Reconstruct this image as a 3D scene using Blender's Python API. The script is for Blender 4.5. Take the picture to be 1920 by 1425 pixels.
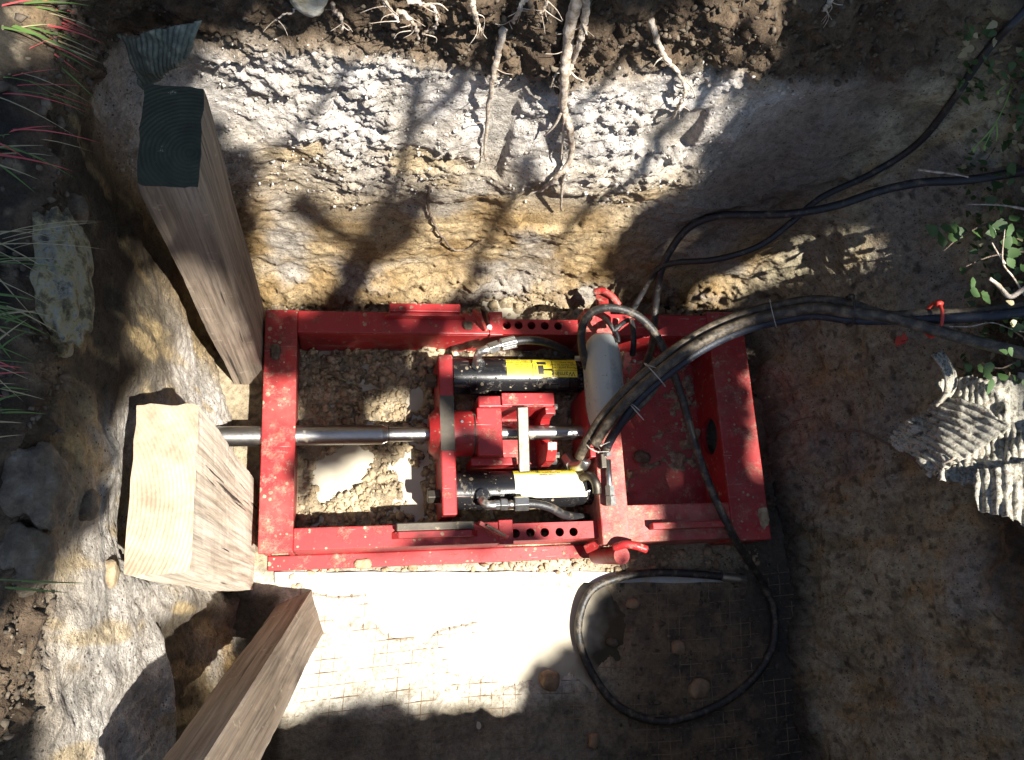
import bpy, bmesh, math, random
import numpy as np
from mathutils import Vector, Matrix

random.seed(7); RNG = np.random.default_rng(7)
for o in list(bpy.data.objects): bpy.data.objects.remove(o)
scene = bpy.context.scene; COL = scene.collection

# ------------------------------------------------------------------ camera, sky, sun, exposure
# the camera hangs 2.4 m over the pit floor, above the world origin, tilted a little to the back and right
FPX, HCAM = 1550.0, 2.4
NV = np.array([670 - 960, 1160 - 712.5, FPX])
AX = np.array([FPX * FPX / 290, 0, FPX]); AX /= np.linalg.norm(AX)
AZ = -NV / np.linalg.norm(NV)
AY = np.cross(AZ, AX)
cam_d = bpy.data.cameras.new('camera'); cam = bpy.data.objects.new('camera', cam_d); COL.objects.link(cam)
cam_d.sensor_fit = 'HORIZONTAL'; cam_d.sensor_width = 36.0; cam_d.lens = FPX / 1920 * 36
cam_d.clip_start = 0.02; cam_d.clip_end = 400
WC = np.stack([AX, AY, AZ])                       # rows: world axes in camera space (x right, y down, z ahead)
right, down, ahead = WC[:, 0], WC[:, 1], WC[:, 2]
cam.matrix_world = Matrix(((right[0], -down[0], -ahead[0], 0), (right[1], -down[1], -ahead[1], 0),
                           (right[2], -down[2], -ahead[2], HCAM), (0, 0, 0, 1)))
scene.camera = cam

SUNV = Vector((0.35, -0.37, 1.0)).normalized()    # towards the sun
world = bpy.data.worlds.new('World'); scene.world = world; world.use_nodes = True
wn = world.node_tree; bg = wn.nodes['Background']
sky = wn.nodes.new('ShaderNodeTexSky'); sky.sky_type = 'NISHITA'; sky.sun_disc = False
sky.sun_elevation = math.asin(SUNV.z); sky.sun_rotation = math.atan2(SUNV.x, SUNV.y)
wn.links.new(sky.outputs[0], bg.inputs[0]); bg.inputs[1].default_value = 0.05
sun_d = bpy.data.lights.new('sun', 'SUN'); sun = bpy.data.objects.new('sun', sun_d); COL.objects.link(sun)
sun_d.energy = 5.0; sun_d.angle = math.radians(0.53); sun_d.color = (1.0, 0.95, 0.86)
sun.rotation_euler = SUNV.to_track_quat('Z', 'Y').to_euler(); sun.location = (3, -3, 8)
vs = scene.view_settings; vs.view_transform = 'Standard'; vs.look = 'None'; vs.gamma = 1; vs.exposure = 1.65
vs.use_curve_mapping = False
scene.render.engine = 'CYCLES'; scene.render.resolution_x = 1024; scene.render.resolution_y = 760

# ------------------------------------------------------------------ points in the place
def ray(px, py):
    d = np.array([px - 960, py - 712.5, FPX]); return np.array([d @ AX, d @ AY, d @ AZ])
def W(px, py, z=0.0):
    w = ray(px, py); t = (z - HCAM) / w[2]; return Vector((w[0] * t, w[1] * t, z))
def WY(px, py, y):
    w = ray(px, py); t = y / w[1]; return Vector((w[0] * t, y, HCAM + w[2] * t))
def WX(px, py, x):
    w = ray(px, py); t = x / w[0]; return Vector((x, w[1] * t, HCAM + w[2] * t))
def WR(px, py, x0=1.31, sl=0.28):                 # on the sloping right-hand pit wall x = x0 + sl*z
    w = ray(px, py); t = (x0 + sl * HCAM) / (w[0] - sl * w[2]); return Vector((w[0] * t, w[1] * t, HCAM + w[2] * t))

# ------------------------------------------------------------------ noise
def hsh(i, j, k, s):
    with np.errstate(over='ignore'):
        h = (i.astype(np.uint32) * np.uint32(374761393) + j.astype(np.uint32) * np.uint32(668265263)
             + k.astype(np.uint32) * np.uint32(2147483647 - 57) * np.uint32(3) + np.uint32((s * 974711) & 0xffffffff))
        h = (h ^ (h >> np.uint32(13))) * np.uint32(1274126177)
        h = (h ^ (h >> np.uint32(16))) * np.uint32(2246822519)
        h = h ^ (h >> np.uint32(15))
    return h.astype(np.float64) / 4294967295.0
def vnoise(p, s=0):
    f = np.floor(p); i = f.astype(np.int64); u = p - f; u = u * u * u * (u * (u * 6 - 15) + 10)
    r = 0
    for a in (0, 1):
        for b in (0, 1):
            for c in (0, 1):
                w = (u[:, 0] if a else 1 - u[:, 0]) * (u[:, 1] if b else 1 - u[:, 1]) * (u[:, 2] if c else 1 - u[:, 2])
                r = r + w * hsh(i[:, 0] + a, i[:, 1] + b, i[:, 2] + c, s)
    return r * 2 - 1
def fbm(p, sc, octv=4, s=0, gain=0.5):
    r = 0; a = 1.0; t = 0
    for o in range(octv):
        r = r + a * vnoise(p * sc + 17.3 * o, s + o); t += a; a *= gain; sc *= 2.03
    return r / t
def worley(p, sc, s=0):
    q = p * sc; f = np.floor(q); i = f.astype(np.int64); best = np.full(len(q), 9.0)
    for a in (-1, 0, 1):
        for b in (-1, 0, 1):
            for c in (-1, 0, 1):
                ii, jj, kk = i[:, 0] + a, i[:, 1] + b, i[:, 2] + c
                d = ((ii + hsh(ii, jj, kk, s) - q[:, 0]) ** 2 + (jj + hsh(ii, jj, kk, s + 1) - q[:, 1]) ** 2
                     + (kk + hsh(ii, jj, kk, s + 2) - q[:, 2]) ** 2)
                best = np.minimum(best, d)
    return np.sqrt(best)
def sst(a, b, x): t = np.clip((x - a) / (b - a), 0, 1); return t * t * (3 - 2 * t)
def mixc(a, b, f): return a * (1 - f[:, None]) + b * f[:, None]

# ------------------------------------------------------------------ materials
MATS = {}
class NT:
    def __init__(s, name):
        s.m = bpy.data.materials.new(name); s.m.use_nodes = True; s.t = s.m.node_tree; s.n = s.t.nodes
        s.b = s.n['Principled BSDF']; MATS[name] = s.m
        s.co = s.n.new('ShaderNodeTexCoord')
    def new(s, k, **kw):
        n = s.n.new(k)
        for a, v in kw.items(): setattr(n, a, v)
        return n
    def link(s, a, b): s.t.links.new(a, b)
    def noise(s, scale, detail=4, rough=0.6, vec=None, dist=0):
        n = s.new('ShaderNodeTexNoise'); n.inputs['Scale'].default_value = scale; n.inputs['Detail'].default_value = detail
        n.inputs['Roughness'].default_value = rough; n.inputs['Distortion'].default_value = dist
        s.link(vec or s.co.outputs['Object'], n.inputs['Vector']); return n.outputs['Fac']
    def voro(s, scale, vec=None, feature='F1'):
        n = s.new('ShaderNodeTexVoronoi', feature=feature); n.inputs['Scale'].default_value = scale
        s.link(vec or s.co.outputs['Object'], n.inputs['Vector']); return n.outputs['Distance']
    def ramp(s, v, stops):
        n = s.new('ShaderNodeValToRGB'); e = n.color_ramp.elements
        while len(e) < len(stops): e.new(0.5)
        for q, (p, c) in zip(e, stops): q.position = p; q.color = (*c, 1) if len(c) == 3 else c
        s.link(v, n.inputs[0]); return n.outputs[0]
    def mix(s, f, a, b, mode='MIX'):
        n = s.new('ShaderNodeMix', data_type='RGBA', blend_type=mode)
        for v, i in ((f, n.inputs[0]), (a, n.inputs[6]), (b, n.inputs[7])):
            if hasattr(v, 'is_output'): s.link(v, i)
            elif isinstance(v, (int, float)): i.default_value = v
            else: i.default_value = (*v, 1)
        return n.outputs[2]
    def math(s, op, a, b=None):
        n = s.new('ShaderNodeMath', operation=op)
        for v, i in ((a, n.inputs[0]), (b, n.inputs[1])):
            if v is None: continue
            if hasattr(v, 'is_output'): s.link(v, i)
            else: i.default_value = v
        return n.outputs[0]
    def mapping(s, sc, rot=(0, 0, 0), src=None):
        n = s.new('ShaderNodeMapping'); n.inputs['Scale'].default_value = sc; n.inputs['Rotation'].default_value = rot
        s.link(src or s.co.outputs['Object'], n.inputs['Vector']); return n.outputs[0]
    def bump(s, h, strength=0.3, dist=0.01, prev=None):
        n = s.new('ShaderNodeBump'); n.inputs['Strength'].default_value = strength; n.inputs['Distance'].default_value = dist
        s.link(h, n.inputs['Height'])
        if prev is not None: s.link(prev, n.inputs['Normal'])
        s.link(n.outputs[0], s.b.inputs['Normal']); return n.outputs[0]
    def col(s, c):
        if hasattr(c, 'is_output'): s.link(c, s.b.inputs['Base Color'])
        else: s.b.inputs['Base Color'].default_value = (*c, 1)
    def rough(s, v):
        if hasattr(v, 'is_output'): s.link(v, s.b.inputs['Roughness'])
        else: s.b.inputs['Roughness'].default_value = v
    def metal(s, v):
        if hasattr(v, 'is_output'): s.link(v, s.b.inputs['Metallic'])
        else: s.b.inputs['Metallic'].default_value = v
MUD = (0.36, 0.29, 0.19)
def soil_material():
    m = NT('soil'); a = m.new('ShaderNodeAttribute', attribute_name='Col')
    n1 = m.noise(55, 6, 0.7); n2 = m.noise(240, 4, 0.7); n3 = m.noise(14, 5, 0.6)
    c = m.mix(1.0, a.outputs['Color'], m.ramp(n1, [(0.28, (0.5, 0.48, 0.45)), (0.55, (1, 1, 1)), (0.75, (1.25, 1.22, 1.15))]), 'MULTIPLY')
    c = m.mix(0.8, c, m.ramp(n2, [(0.3, (0.55, 0.53, 0.5)), (0.52, (1, 1, 1)), (0.72, (1.2, 1.2, 1.2))]), 'MULTIPLY')
    c = m.mix(0.5, c, m.ramp(n3, [(0.3, (0.75, 0.68, 0.6)), (0.7, (1.15, 1.15, 1.15))]), 'MULTIPLY')
    pits = m.math('MULTIPLY', m.math('LESS_THAN', m.voro(95), 0.2), m.math('GREATER_THAN', m.noise(22, 3), 0.5))
    c = m.mix(m.math('MULTIPLY', pits, 0.75), c, (0.035, 0.028, 0.02))
    m.col(c); m.rough(0.93); m.b.inputs['Specular IOR Level'].default_value = 0.25
    h = m.math('ADD', m.math('MULTIPLY', n1, 1.0), m.math('MULTIPLY', n2, 0.45))
    h = m.math('SUBTRACT', h, m.math('MULTIPLY', pits, 0.5))
    m.bump(h, 0.85, 0.014)
soil_material()
def floor_material():
    m = NT('wet_soil'); a = m.new('ShaderNodeAttribute', attribute_name='Col')
    n1 = m.noise(70, 6, 0.7); n2 = m.noise(300, 3, 0.7)
    c = m.mix(1.0, a.outputs['Color'], m.ramp(n1, [(0.3, (0.5, 0.47, 0.42)), (0.55, (1, 1, 1)), (0.75, (1.2, 1.2, 1.15))]), 'MULTIPLY')
    c = m.mix(0.6, c, m.ramp(n2, [(0.3, (0.6, 0.6, 0.6)), (0.6, (1.1, 1.1, 1.1))]), 'MULTIPLY')
    m.col(c); m.rough(m.ramp(m.noise(9, 3), [(0.35, (0.45,) * 3), (0.65, (0.9,) * 3)]))
    m.bump(m.math('ADD', n1, m.math('MULTIPLY', n2, 0.4)), 0.7, 0.012)
floor_material()
def painted(name, base, dark, mudamt, rough=0.42, metal_wear=True):
    m = NT(name)
    n = m.noise(9, 5, 0.6); f = m.noise(60, 5, 0.65); g = m.noise(170, 3, 0.6)
    c = m.mix(n, dark, base)
    c = m.mix(m.ramp(f, [(0.62, (0, 0, 0)), (0.72, (0.5,) * 3)]), c, (min(1, base[0] * 1.5 + .06), base[1] + .09, base[2] + .08))
    sm = m.ramp(m.noise(17, 8, 0.78), [(0.60 - mudamt * .10, (0, 0, 0)), (0.68 - mudamt * .04, (1, 1, 1))])      # smears
    vn = m.new('ShaderNodeTexVoronoi'); vn.inputs['Scale'].default_value = 70; m.link(m.co.outputs['Object'], vn.inputs['Vector'])
    sx_ = m.new('ShaderNodeSeparateColor'); m.link(vn.outputs['Color'], sx_.inputs[0])
    lim_ = m.math('MULTIPLY', m.math('POWER', sx_.outputs[0], 2.2), 0.46)
    lim_ = m.math('MULTIPLY', lim_, m.ramp(m.noise(11, 4), [(0.42 - mudamt * .12, (0, 0, 0)), (0.60, (1, 1, 1))]))
    wob_ = m.math('ADD', vn.outputs['Distance'], m.math('MULTIPLY', m.math('SUBTRACT', g, 0.5), 0.25))
    sp = m.math('LESS_THAN', wob_, lim_)
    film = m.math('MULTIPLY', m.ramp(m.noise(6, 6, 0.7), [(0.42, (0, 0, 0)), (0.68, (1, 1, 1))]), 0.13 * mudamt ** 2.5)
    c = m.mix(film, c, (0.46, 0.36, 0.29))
    grime = m.ramp(m.noise(7, 7, 0.75), [(0.52, (0, 0, 0)), (0.7, (0.7,) * 3)])
    c = m.mix(grime, c, tuple(x * .35 + .012 for x in dark))
    mask = m.math('MAXIMUM', m.math('MULTIPLY', sm, m.ramp(g, [(0.35, (0.15,) * 3), (0.6, (0.85,) * 3)])), m.math('MULTIPLY', sp, 0.85))
    scr = m.math('MULTIPLY', m.ramp(m.noise(1.0, 3, 0.6, m.mapping((5, 120, 120))), [(0.66, (0, 0, 0)), (0.69, (0.8,) * 3)]), m.math('GREATER_THAN', m.noise(8, 3), 0.5))
    c = m.mix(scr, c, (0.30, 0.22, 0.19))
    mudc = m.ramp(m.noise(40, 3), [(0.35, (0.09, 0.07, 0.05)), (0.55, MUD), (0.7, (0.5, 0.44, 0.34))])
    c = m.mix(m.math('MULTIPLY', mask, 0.8), c, mudc)
    m.col(c); m.rough(m.mix(mask, (rough,) * 3, (0.95,) * 3))
    m.bump(m.math('ADD', m.math('MULTIPLY', mask, 1.0), m.math('MULTIPLY', f, 0.12)), 0.5, 0.004)
painted('red_paint', (0.40, 0.022, 0.024), (0.25, 0.010, 0.013), 0.45)
painted('red_paint_dusty_sunlit', (0.40, 0.026, 0.028), (0.30, 0.016, 0.018), 1.5)  # heavier pale clay film, also painting the sun's glare on the lit beams
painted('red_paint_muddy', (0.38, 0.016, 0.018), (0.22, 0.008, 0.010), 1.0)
painted('black_paint', (0.012, 0.012, 0.014), (0.006, 0.006, 0.007), 0.35, 0.25)
painted('grey_cover', (0.42, 0.45, 0.43), (0.36, 0.39, 0.38), 0.1, 0.45)
def metalm(name, c1, c2, rough, mud=0.0, met=1.0):
    m = NT(name); n = m.noise(30, 5, 0.7); k = m.noise(90, 4, 0.7)
    c = m.mix(n, c1, c2)
    mask = m.ramp(m.noise(22, 6, 0.75), [(0.62 - mud * .2, (0, 0, 0)), (0.74 - mud * .1, (1, 1, 1))])
    c = m.mix(mask, c, MUD); m.col(c)
    m.metal(m.mix(mask, (met,) * 3, (0, 0, 0))); m.rough(m.mix(k, (rough * .7,) * 3, (min(1, rough * 1.4),) * 3)); m.bump(k, 0.15, 0.002)
metalm('steel_rod', (0.42, 0.42, 0.42), (0.28, 0.27, 0.26), 0.34, 0.15)
metalm('zinc', (0.62, 0.62, 0.60), (0.45, 0.45, 0.44), 0.34, 0.25)
metalm('worn_steel', (0.13, 0.115, 0.095), (0.07, 0.06, 0.05), 0.5, 0.1)
metalm('galvanised', (0.46, 0.49, 0.50), (0.34, 0.36, 0.37), 0.55, 0.85, 0.1)
metalm('rusty_wire', (0.15, 0.10, 0.06), (0.30, 0.22, 0.14), 0.8, 0.2, 0.1)
def rubber(name, c, dust):
    m = NT(name); n = m.noise(45, 5, 0.7); k = m.noise(200, 2)
    mask = m.ramp(n, [(0.6 - dust * .2, (0, 0, 0)), (0.8 - dust * .1, (0.75,) * 3)])
    m.col(m.mix(mask, c, (0.24, 0.19, 0.13))); m.rough(m.mix(mask, (0.5,) * 3, (0.92,) * 3)); m.bump(m.math('ADD', n, k), 0.35, 0.003)
rubber('hose_rubber', (0.014, 0.014, 0.016), 0.25)
rubber('hose_dusty', (0.018, 0.017, 0.016), 0.5)
rubber('hose_muddy', (0.035, 0.028, 0.02), 0.75)
rubber('hose_blue_black', (0.012, 0.016, 0.026), 0.15)
def wood(name, c1, c2, c3, endc1, endc2, cen=(.045, -.03), rs=26):
    m = NT(name)
    v = m.mapping((26, 26, 1.6)); n = m.noise(1.0, 6, 0.65, v, 0.6)
    v2 = m.mapping((120, 120, 3)); f = m.noise(1.0, 4, 0.6, v2); b = m.noise(5, 4)
    c = m.ramp(n, [(0.3, c1), (0.5, c2), (0.7, c3)])
    c = m.mix(0.9, c, m.ramp(f, [(0.32, (0.45, 0.42, 0.38)), (0.5, (0.95, 0.95, 0.95)), (0.65, (1.25, 1.22, 1.2))]), 'MULTIPLY')
    c = m.mix(m.ramp(b, [(0.5, (0, 0, 0)), (0.75, (0.6,) * 3)]), c, (0.17, 0.125, 0.08))
    dirt = m.ramp(m.noise(28, 6, 0.75), [(0.6, (0, 0, 0)), (0.7, (0.7,) * 3)])
    c = m.mix(dirt, c, (0.42, 0.36, 0.26))
    crack = m.ramp(m.noise(1.0, 3, 0.5, m.mapping((46, 46, 1.1)), 0.5), [(0.33, (1, 1, 1)), (0.37, (0, 0, 0))])
    c = m.mix(crack, c, (0.03, 0.022, 0.015))
    m.col(c); m.rough(0.85); m.bump(m.math('SUBTRACT', m.math('ADD', f, n), crack), 0.6, 0.004)
    e = NT(name + '_end')
    w = e.new('ShaderNodeTexWave', wave_type='RINGS', rings_direction='Z'); w.inputs['Scale'].default_value = rs
    w.inputs['Distortion'].default_value = 2.2; w.inputs['Detail'].default_value = 3; w.inputs['Detail Scale'].default_value = 1.2
    mp = e.new('ShaderNodeMapping'); mp.inputs['Location'].default_value = (*cen, 0); e.link(e.co.outputs['Object'], mp.inputs['Vector'])
    e.link(mp.outputs[0], w.inputs['Vector'])
    c = e.mix(e.math('ADD', e.math('MULTIPLY', w.outputs['Fac'], 0.40), e.math('MULTIPLY', e.noise(60, 5, 0.7), 0.60)), endc1, endc2)
    c = e.mix(e.ramp(e.noise(17, 5, 0.7), [(0.42, (0, 0, 0)), (0.68, (0.8,) * 3)]), c, tuple(x * .55 for x in endc1))
    c = e.mix(e.ramp(e.noise(45, 5, 0.7), [(0.66, (0, 0, 0)), (0.73, (1, 1, 1))]), c, (0.5, 0.45, 0.36))
    e.col(c); e.rough(0.88); e.bump(e.math('ADD', w.outputs['Fac'], e.noise(130, 3)), 0.4, 0.003)
wood('weathered_timber', (0.13, 0.10, 0.075), (0.24, 0.19, 0.145), (0.32, 0.265, 0.21), (0.022, 0.028, 0.016), (0.045, 0.052, 0.028), (-.03, .03), 46)
wood('pale_timber', (0.50, 0.41, 0.31), (0.60, 0.51, 0.41), (0.66, 0.59, 0.49), (0.36, 0.265, 0.18), (0.45, 0.35, 0.25), (.24, .03), 44)  # side colours lightened to paint in strong sun on the faces
wood('grey_timber', (0.10, 0.072, 0.05), (0.19, 0.145, 0.105), (0.27, 0.225, 0.18), (0.2, 0.15, 0.1), (0.27, 0.2, 0.14))
def simple(name, stops, scale=20, rough=0.8, bumps=0.3, bd=0.004, detail=5):
    m = NT(name); n = m.noise(scale, detail, 0.68); m.col(m.ramp(n, stops)); m.rough(rough); m.bump(m.noise(scale * 4, 4, 0.7), bumps, bd)
    return m
simple('root_bark', [(0.32, (0.16, 0.11, 0.075)), (0.46, (0.36, 0.29, 0.22)), (0.56, (0.50, 0.43, 0.36)), (0.7, (0.58, 0.52, 0.45))], 70, 0.85, 0.7, 0.005)
simple('dark_root', [(0.3, (0.08, 0.06, 0.045)), (0.7, (0.2, 0.15, 0.11))], 60)
simple('pale_rock', [(0.3, (0.10, 0.09, 0.07)), (0.42, (0.32, 0.28, 0.18)), (0.55, (0.42, 0.40, 0.34)), (0.72, (0.52, 0.5, 0.42))], 16, 0.85, 0.5, 0.01)
simple('lichen_rock', [(0.34, (0.03, 0.026, 0.018)), (0.45, (0.12, 0.10, 0.055)), (0.51, (0.27, 0.23, 0.12)), (0.58, (0.24, 0.235, 0.19)), (0.66, (0.07, 0.06, 0.04))], 30, 0.85, 0.8, 0.012, 8)
simple('dark_rock', [(0.32, (0.03, 0.026, 0.02)), (0.45, (0.10, 0.075, 0.05)), (0.56, (0.15, 0.12, 0.085)), (0.68, (0.24, 0.22, 0.20))], 24, 0.75, 0.9, 0.012, 8)
simple('brown_stone', [(0.3, (0.16, 0.10, 0.06)), (0.7, (0.34, 0.24, 0.14))], 40, 0.8, 0.5)
simple('crumb', [(0.3, (0.12, 0.085, 0.05)), (0.5, (0.32, 0.245, 0.15)), (0.7, (0.50, 0.42, 0.30))], 30, 0.95, 0.6, 0.006)
simple('ribbed_plastic', [(0.36, (0.05, 0.045, 0.035)), (0.44, (0.24, 0.22, 0.17)), (0.53, (0.40, 0.38, 0.32)), (0.59, (0.14, 0.12, 0.09)), (0.70, (0.32, 0.28, 0.21))], 48, 0.8, 0.7, 0.006, 8)
simple('ribbed_plastic_green', [(0.3, (0.05, 0.06, 0.05)), (0.5, (0.14, 0.17, 0.14)), (0.66, (0.30, 0.33, 0.26))], 30, 0.7, 0.4, 0.004)
simple('red_plastic', [(0.3, (0.42, 0.03, 0.02)), (0.7, (0.55, 0.07, 0.05))], 20, 0.45, 0.2)
simple('yellow_label', [(0.25, (0.62, 0.47, 0.03)), (0.6, (0.80, 0.62, 0.04)), (0.8, (0.7, 0.6, 0.2))], 30, 0.45, 0.05)
simple('yellow_label_glare', [(0.25, (0.60, 0.54, 0.30)), (0.6, (0.70, 0.66, 0.46)), (0.8, (0.62, 0.56, 0.40))], 30, 0.5, 0.05)  # yellow label with the sun's glare painted in as cream
simple('label_ink', [(0.3, (0.015, 0.014, 0.012)), (0.7, (0.03, 0.028, 0.02))], 60, 0.6, 0.05)
simple('label_white', [(0.3, (0.62, 0.62, 0.6)), (0.7, (0.72, 0.72, 0.7))], 60, 0.6, 0.05)
simple('bark', [(0.3, (0.07, 0.05, 0.035)), (0.7, (0.2, 0.15, 0.11))], 25, 0.9, 0.8, 0.02)
simple('tie_wire', [(0.3, (0.25, 0.23, 0.2)), (0.7, (0.45, 0.43, 0.4))], 60, 0.5, 0.2)
def leafm(name, a, b, sc=18, trans=0.25):
    m = NT(name); m.col(m.mix(m.noise(sc, 4), a, b)); m.rough(0.5)
    d = m.new('ShaderNodeBsdfTranslucent'); m.link(m.mix(0.5, a, b), d.inputs[0]) if False else None
    d.inputs[0].default_value = (*[min(1, x * 1.6) for x in b], 1)
    mx = m.new('ShaderNodeMixShader'); mx.inputs[0].default_value = trans
    m.link(m.b.outputs[0], mx.inputs[1]); m.link(d.outputs[0], mx.inputs[2]); m.link(mx.outputs[0], m.n['Material Output'].inputs[0])
leafm('grass_green', (0.05, 0.11, 0.02), (0.12, 0.2, 0.05))
leafm('grass_red', (0.42, 0.05, 0.06), (0.5, 0.11, 0.1))
leafm('grass_dry', (0.26, 0.22, 0.12), (0.36, 0.31, 0.18))
leafm('leaf_green', (0.025, 0.065, 0.02), (0.07, 0.12, 0.035))
leafm('leaf_pale', (0.22, 0.27, 0.13), (0.32, 0.36, 0.2))
leafm('stalk_green', (0.20, 0.34, 0.07), (0.30, 0.44, 0.12))
leafm('crown_leaf', (0.03, 0.075, 0.02), (0.08, 0.14, 0.035), 6, 0.08)
m = NT('muddy_water'); sp_ = m.new('ShaderNodeSeparateXYZ'); m.link(m.co.outputs['Object'], sp_.inputs[0])
cl = m.math('ADD', sp_.outputs[0], m.math('MULTIPLY', m.noise(4, 4), 0.5))
m.col(m.mix(m.ramp(cl, [(0.85, (0, 0, 0)), (1.0, (1, 1, 1))]), m.ramp(m.noise(6, 3), [(0.3, (0.36, 0.32, 0.24)), (0.7, (0.48, 0.44, 0.36))]), m.ramp(m.noise(9, 5), [(0.35, (0.03, 0.022, 0.013)), (0.7, (0.085, 0.062, 0.035))]))); m.rough(0.12)
m.b.inputs['Specular IOR Level'].default_value = 0.35; m.bump(m.noise(14, 2), 0.04, 0.01)

# ------------------------------------------------------------------ mesh helpers
ORG = {}
def setp(o, label=None, cat=None, group=None, kind=None):
    if label: o['label'] = label
    if cat: o['category'] = cat
    if group: o['group'] = group
    if kind: o['kind'] = kind
    return o
def thing(name, label, cat, loc, group=None):
    o = bpy.data.objects.new(name, None); COL.objects.link(o); o.location = loc; o.empty_display_size = 0.05
    ORG[o.name] = Vector(loc); return setp(o, label, cat, group)
class MB:
    def __init__(s): s.v = []; s.f = []; s.mi = []; s.cur = 0
    def add(s, vs, fs):
        k = len(s.v); s.v += [tuple(v) for v in vs]
        for f in fs: s.f.append([i + k for i in f]); s.mi.append(s.cur)
        return s
    def box(s, x0, x1, y0, y1, z0, z1):
        return s.add([(x0, y0, z0), (x1, y0, z0), (x1, y1, z0), (x0, y1, z0), (x0, y0, z1), (x1, y0, z1), (x1, y1, z1), (x0, y1, z1)],
                     [(3, 2, 1, 0), (4, 5, 6, 7), (0, 1, 5, 4), (1, 2, 6, 5), (2, 3, 7, 6), (3, 0, 4, 7)])
    def obox(s, c, ax, ay, az):                       # centre and three half-axis vectors
        c, ax, ay, az = map(Vector, (c, ax, ay, az)); vs = []
        for k in (-1, 1):
            for i, j in ((-1, -1), (1, -1), (1, 1), (-1, 1)): vs.append(c + ax * i + ay * j + az * k)
        return s.add(vs, [(3, 2, 1, 0), (4, 5, 6, 7), (0, 1, 5, 4), (1, 2, 6, 5), (2, 3, 7, 6), (3, 0, 4, 7)])
    def cyl(s, a, b, r, n=20, r2=None, caps=True):
        a, b = Vector(a), Vector(b); d = (b - a).normalized(); u = d.orthogonal().normalized(); w = d.cross(u)
        r2 = r if r2 is None else r2; vs = []
        for p, rr in ((a, r), (b, r2)):
            for i in range(n):
                t = 2 * math.pi * i / n; vs.append(p + u * math.cos(t) * rr + w * math.sin(t) * rr)
        fs = [(i, (i + 1) % n, n + (i + 1) % n, n + i) for i in range(n)]
        if caps: fs += [tuple(range(n))[::-1], tuple(range(n, 2 * n))]
        return s.add(vs, fs)
    def tube(s, pts, rad, n=10, caps=True):
        pts = [Vector(p) for p in pts]; m = len(pts)
        if not hasattr(rad, '__len__'): rad = [rad] * m
        u = None; vs = []
        for i, p in enumerate(pts):
            d = (pts[min(i + 1, m - 1)] - pts[max(i - 1, 0)]).normalized()
            u = d.orthogonal().normalized() if u is None else (u - d * u.dot(d)).normalized()
            w = d.cross(u)
            for k in range(n):
                t = 2 * math.pi * k / n; vs.append(p + (u * math.cos(t) + w * math.sin(t)) * rad[i])
        fs = [(i * n + k, i * n + (k + 1) % n, (i + 1) * n + (k + 1) % n, (i + 1) * n + k) for i in range(m - 1) for k in range(n)]
        if caps: fs += [tuple(range(n))[::-1], tuple(range((m - 1) * n, m * n))]
        return s.add(vs, fs)
    def prism(s, poly, z0, z1, M=None):
        n = len(poly); vs = [Vector((x, y, z0)) for x, y in poly] + [Vector((x, y, z1)) for x, y in poly]
        if M: vs = [M @ v for v in vs]
        return s.add(vs, [tuple(range(n))[::-1], tuple(range(n, 2 * n))] + [(i, (i + 1) % n, n + (i + 1) % n, n + i) for i in range(n)])
    def holed(s, x0, x1, y0, y1, z0, z1, holes, r, n=24, M=None):      # plate with a row of round holes along x
        vs = []; fs = []
        hs = sorted(holes); edges = [x0] + [(a[0] + b[0]) / 2 for a, b in zip(hs, hs[1:])] + [x1]
        for (hx, hy), a, b in zip(hs, edges, edges[1:]):
            k = len(vs); out = []; inn = []
            for i in range(n):
                t = 2 * math.pi * (i + .5) / n; c, q = math.cos(t), math.sin(t)
                inn.append((hx + r * c, hy + r * q))
                sx = ((b - hx) if c > 0 else (hx - a)) / max(abs(c), 1e-9); sy = ((y1 - hy) if q > 0 else (hy - y0)) / max(abs(q), 1e-9)
                l = min(sx, sy); out.append([hx + l * c, hy + l * q])
            for cx, cy in ((a, y0), (b, y0), (b, y1), (a, y1)):
                j = min(range(n), key=lambda i: (out[i][0] - cx) ** 2 + (out[i][1] - cy) ** 2); out[j] = [cx, cy]
            for z in (z0, z1):
                vs += [(x, y, z) for x, y in out] + [(x, y, z) for x, y in inn]
            for i in range(n):
                j = (i + 1) % n
                fs.append((k + 2 * n + i, k + 2 * n + j, k + 3 * n + j, k + 3 * n + i)); fs.append((k + j, k + i, k + n + i, k + n + j))
                fs.append((k + n + i, k + 3 * n + i, k + 3 * n + j, k + n + j)); fs.append((k + i, k + j, k + 2 * n + j, k + 2 * n + i))
        if M: vs = [M @ Vector(v) for v in vs]
        return s.add(vs, fs)
    def build(s, name, mats, parent=None, smooth=False, bevel=0, origin=None, autosm=None):
        v = np.array([tuple(p) for p in s.v], dtype=float)
        if parent is not None: org = ORG[parent.name]
        elif origin is not None: org = Vector(origin)
        else: org = Vector(((v[:, 0].min() + v[:, 0].max()) / 2, (v[:, 1].min() + v[:, 1].max()) / 2, v[:, 2].min()))
        v -= np.array(org)
        me = bpy.data.meshes.new(name); me.from_pydata(v.tolist(), [], s.f)
        if isinstance(mats, str): mats = [mats]
        for q in mats: me.materials.append(MATS[q])
        me.polygons.foreach_set('material_index', s.mi)
        if smooth: me.polygons.foreach_set('use_smooth', [True] * len(s.f))
        me.update(); o = bpy.data.objects.new(name, me); COL.objects.link(o)
        if smooth and autosm: me.set_sharp_from_angle(angle=math.radians(autosm))
        if parent is None: o.location = org; ORG[o.name] = org
        else: o.parent = parent; ORG[o.name] = org
        if bevel:
            b = o.modifiers.new('bevel', 'BEVEL'); b.width = bevel; b.segments = 2; b.limit_method = 'ANGLE'; b.angle_limit = math.radians(40)
        return o
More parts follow.
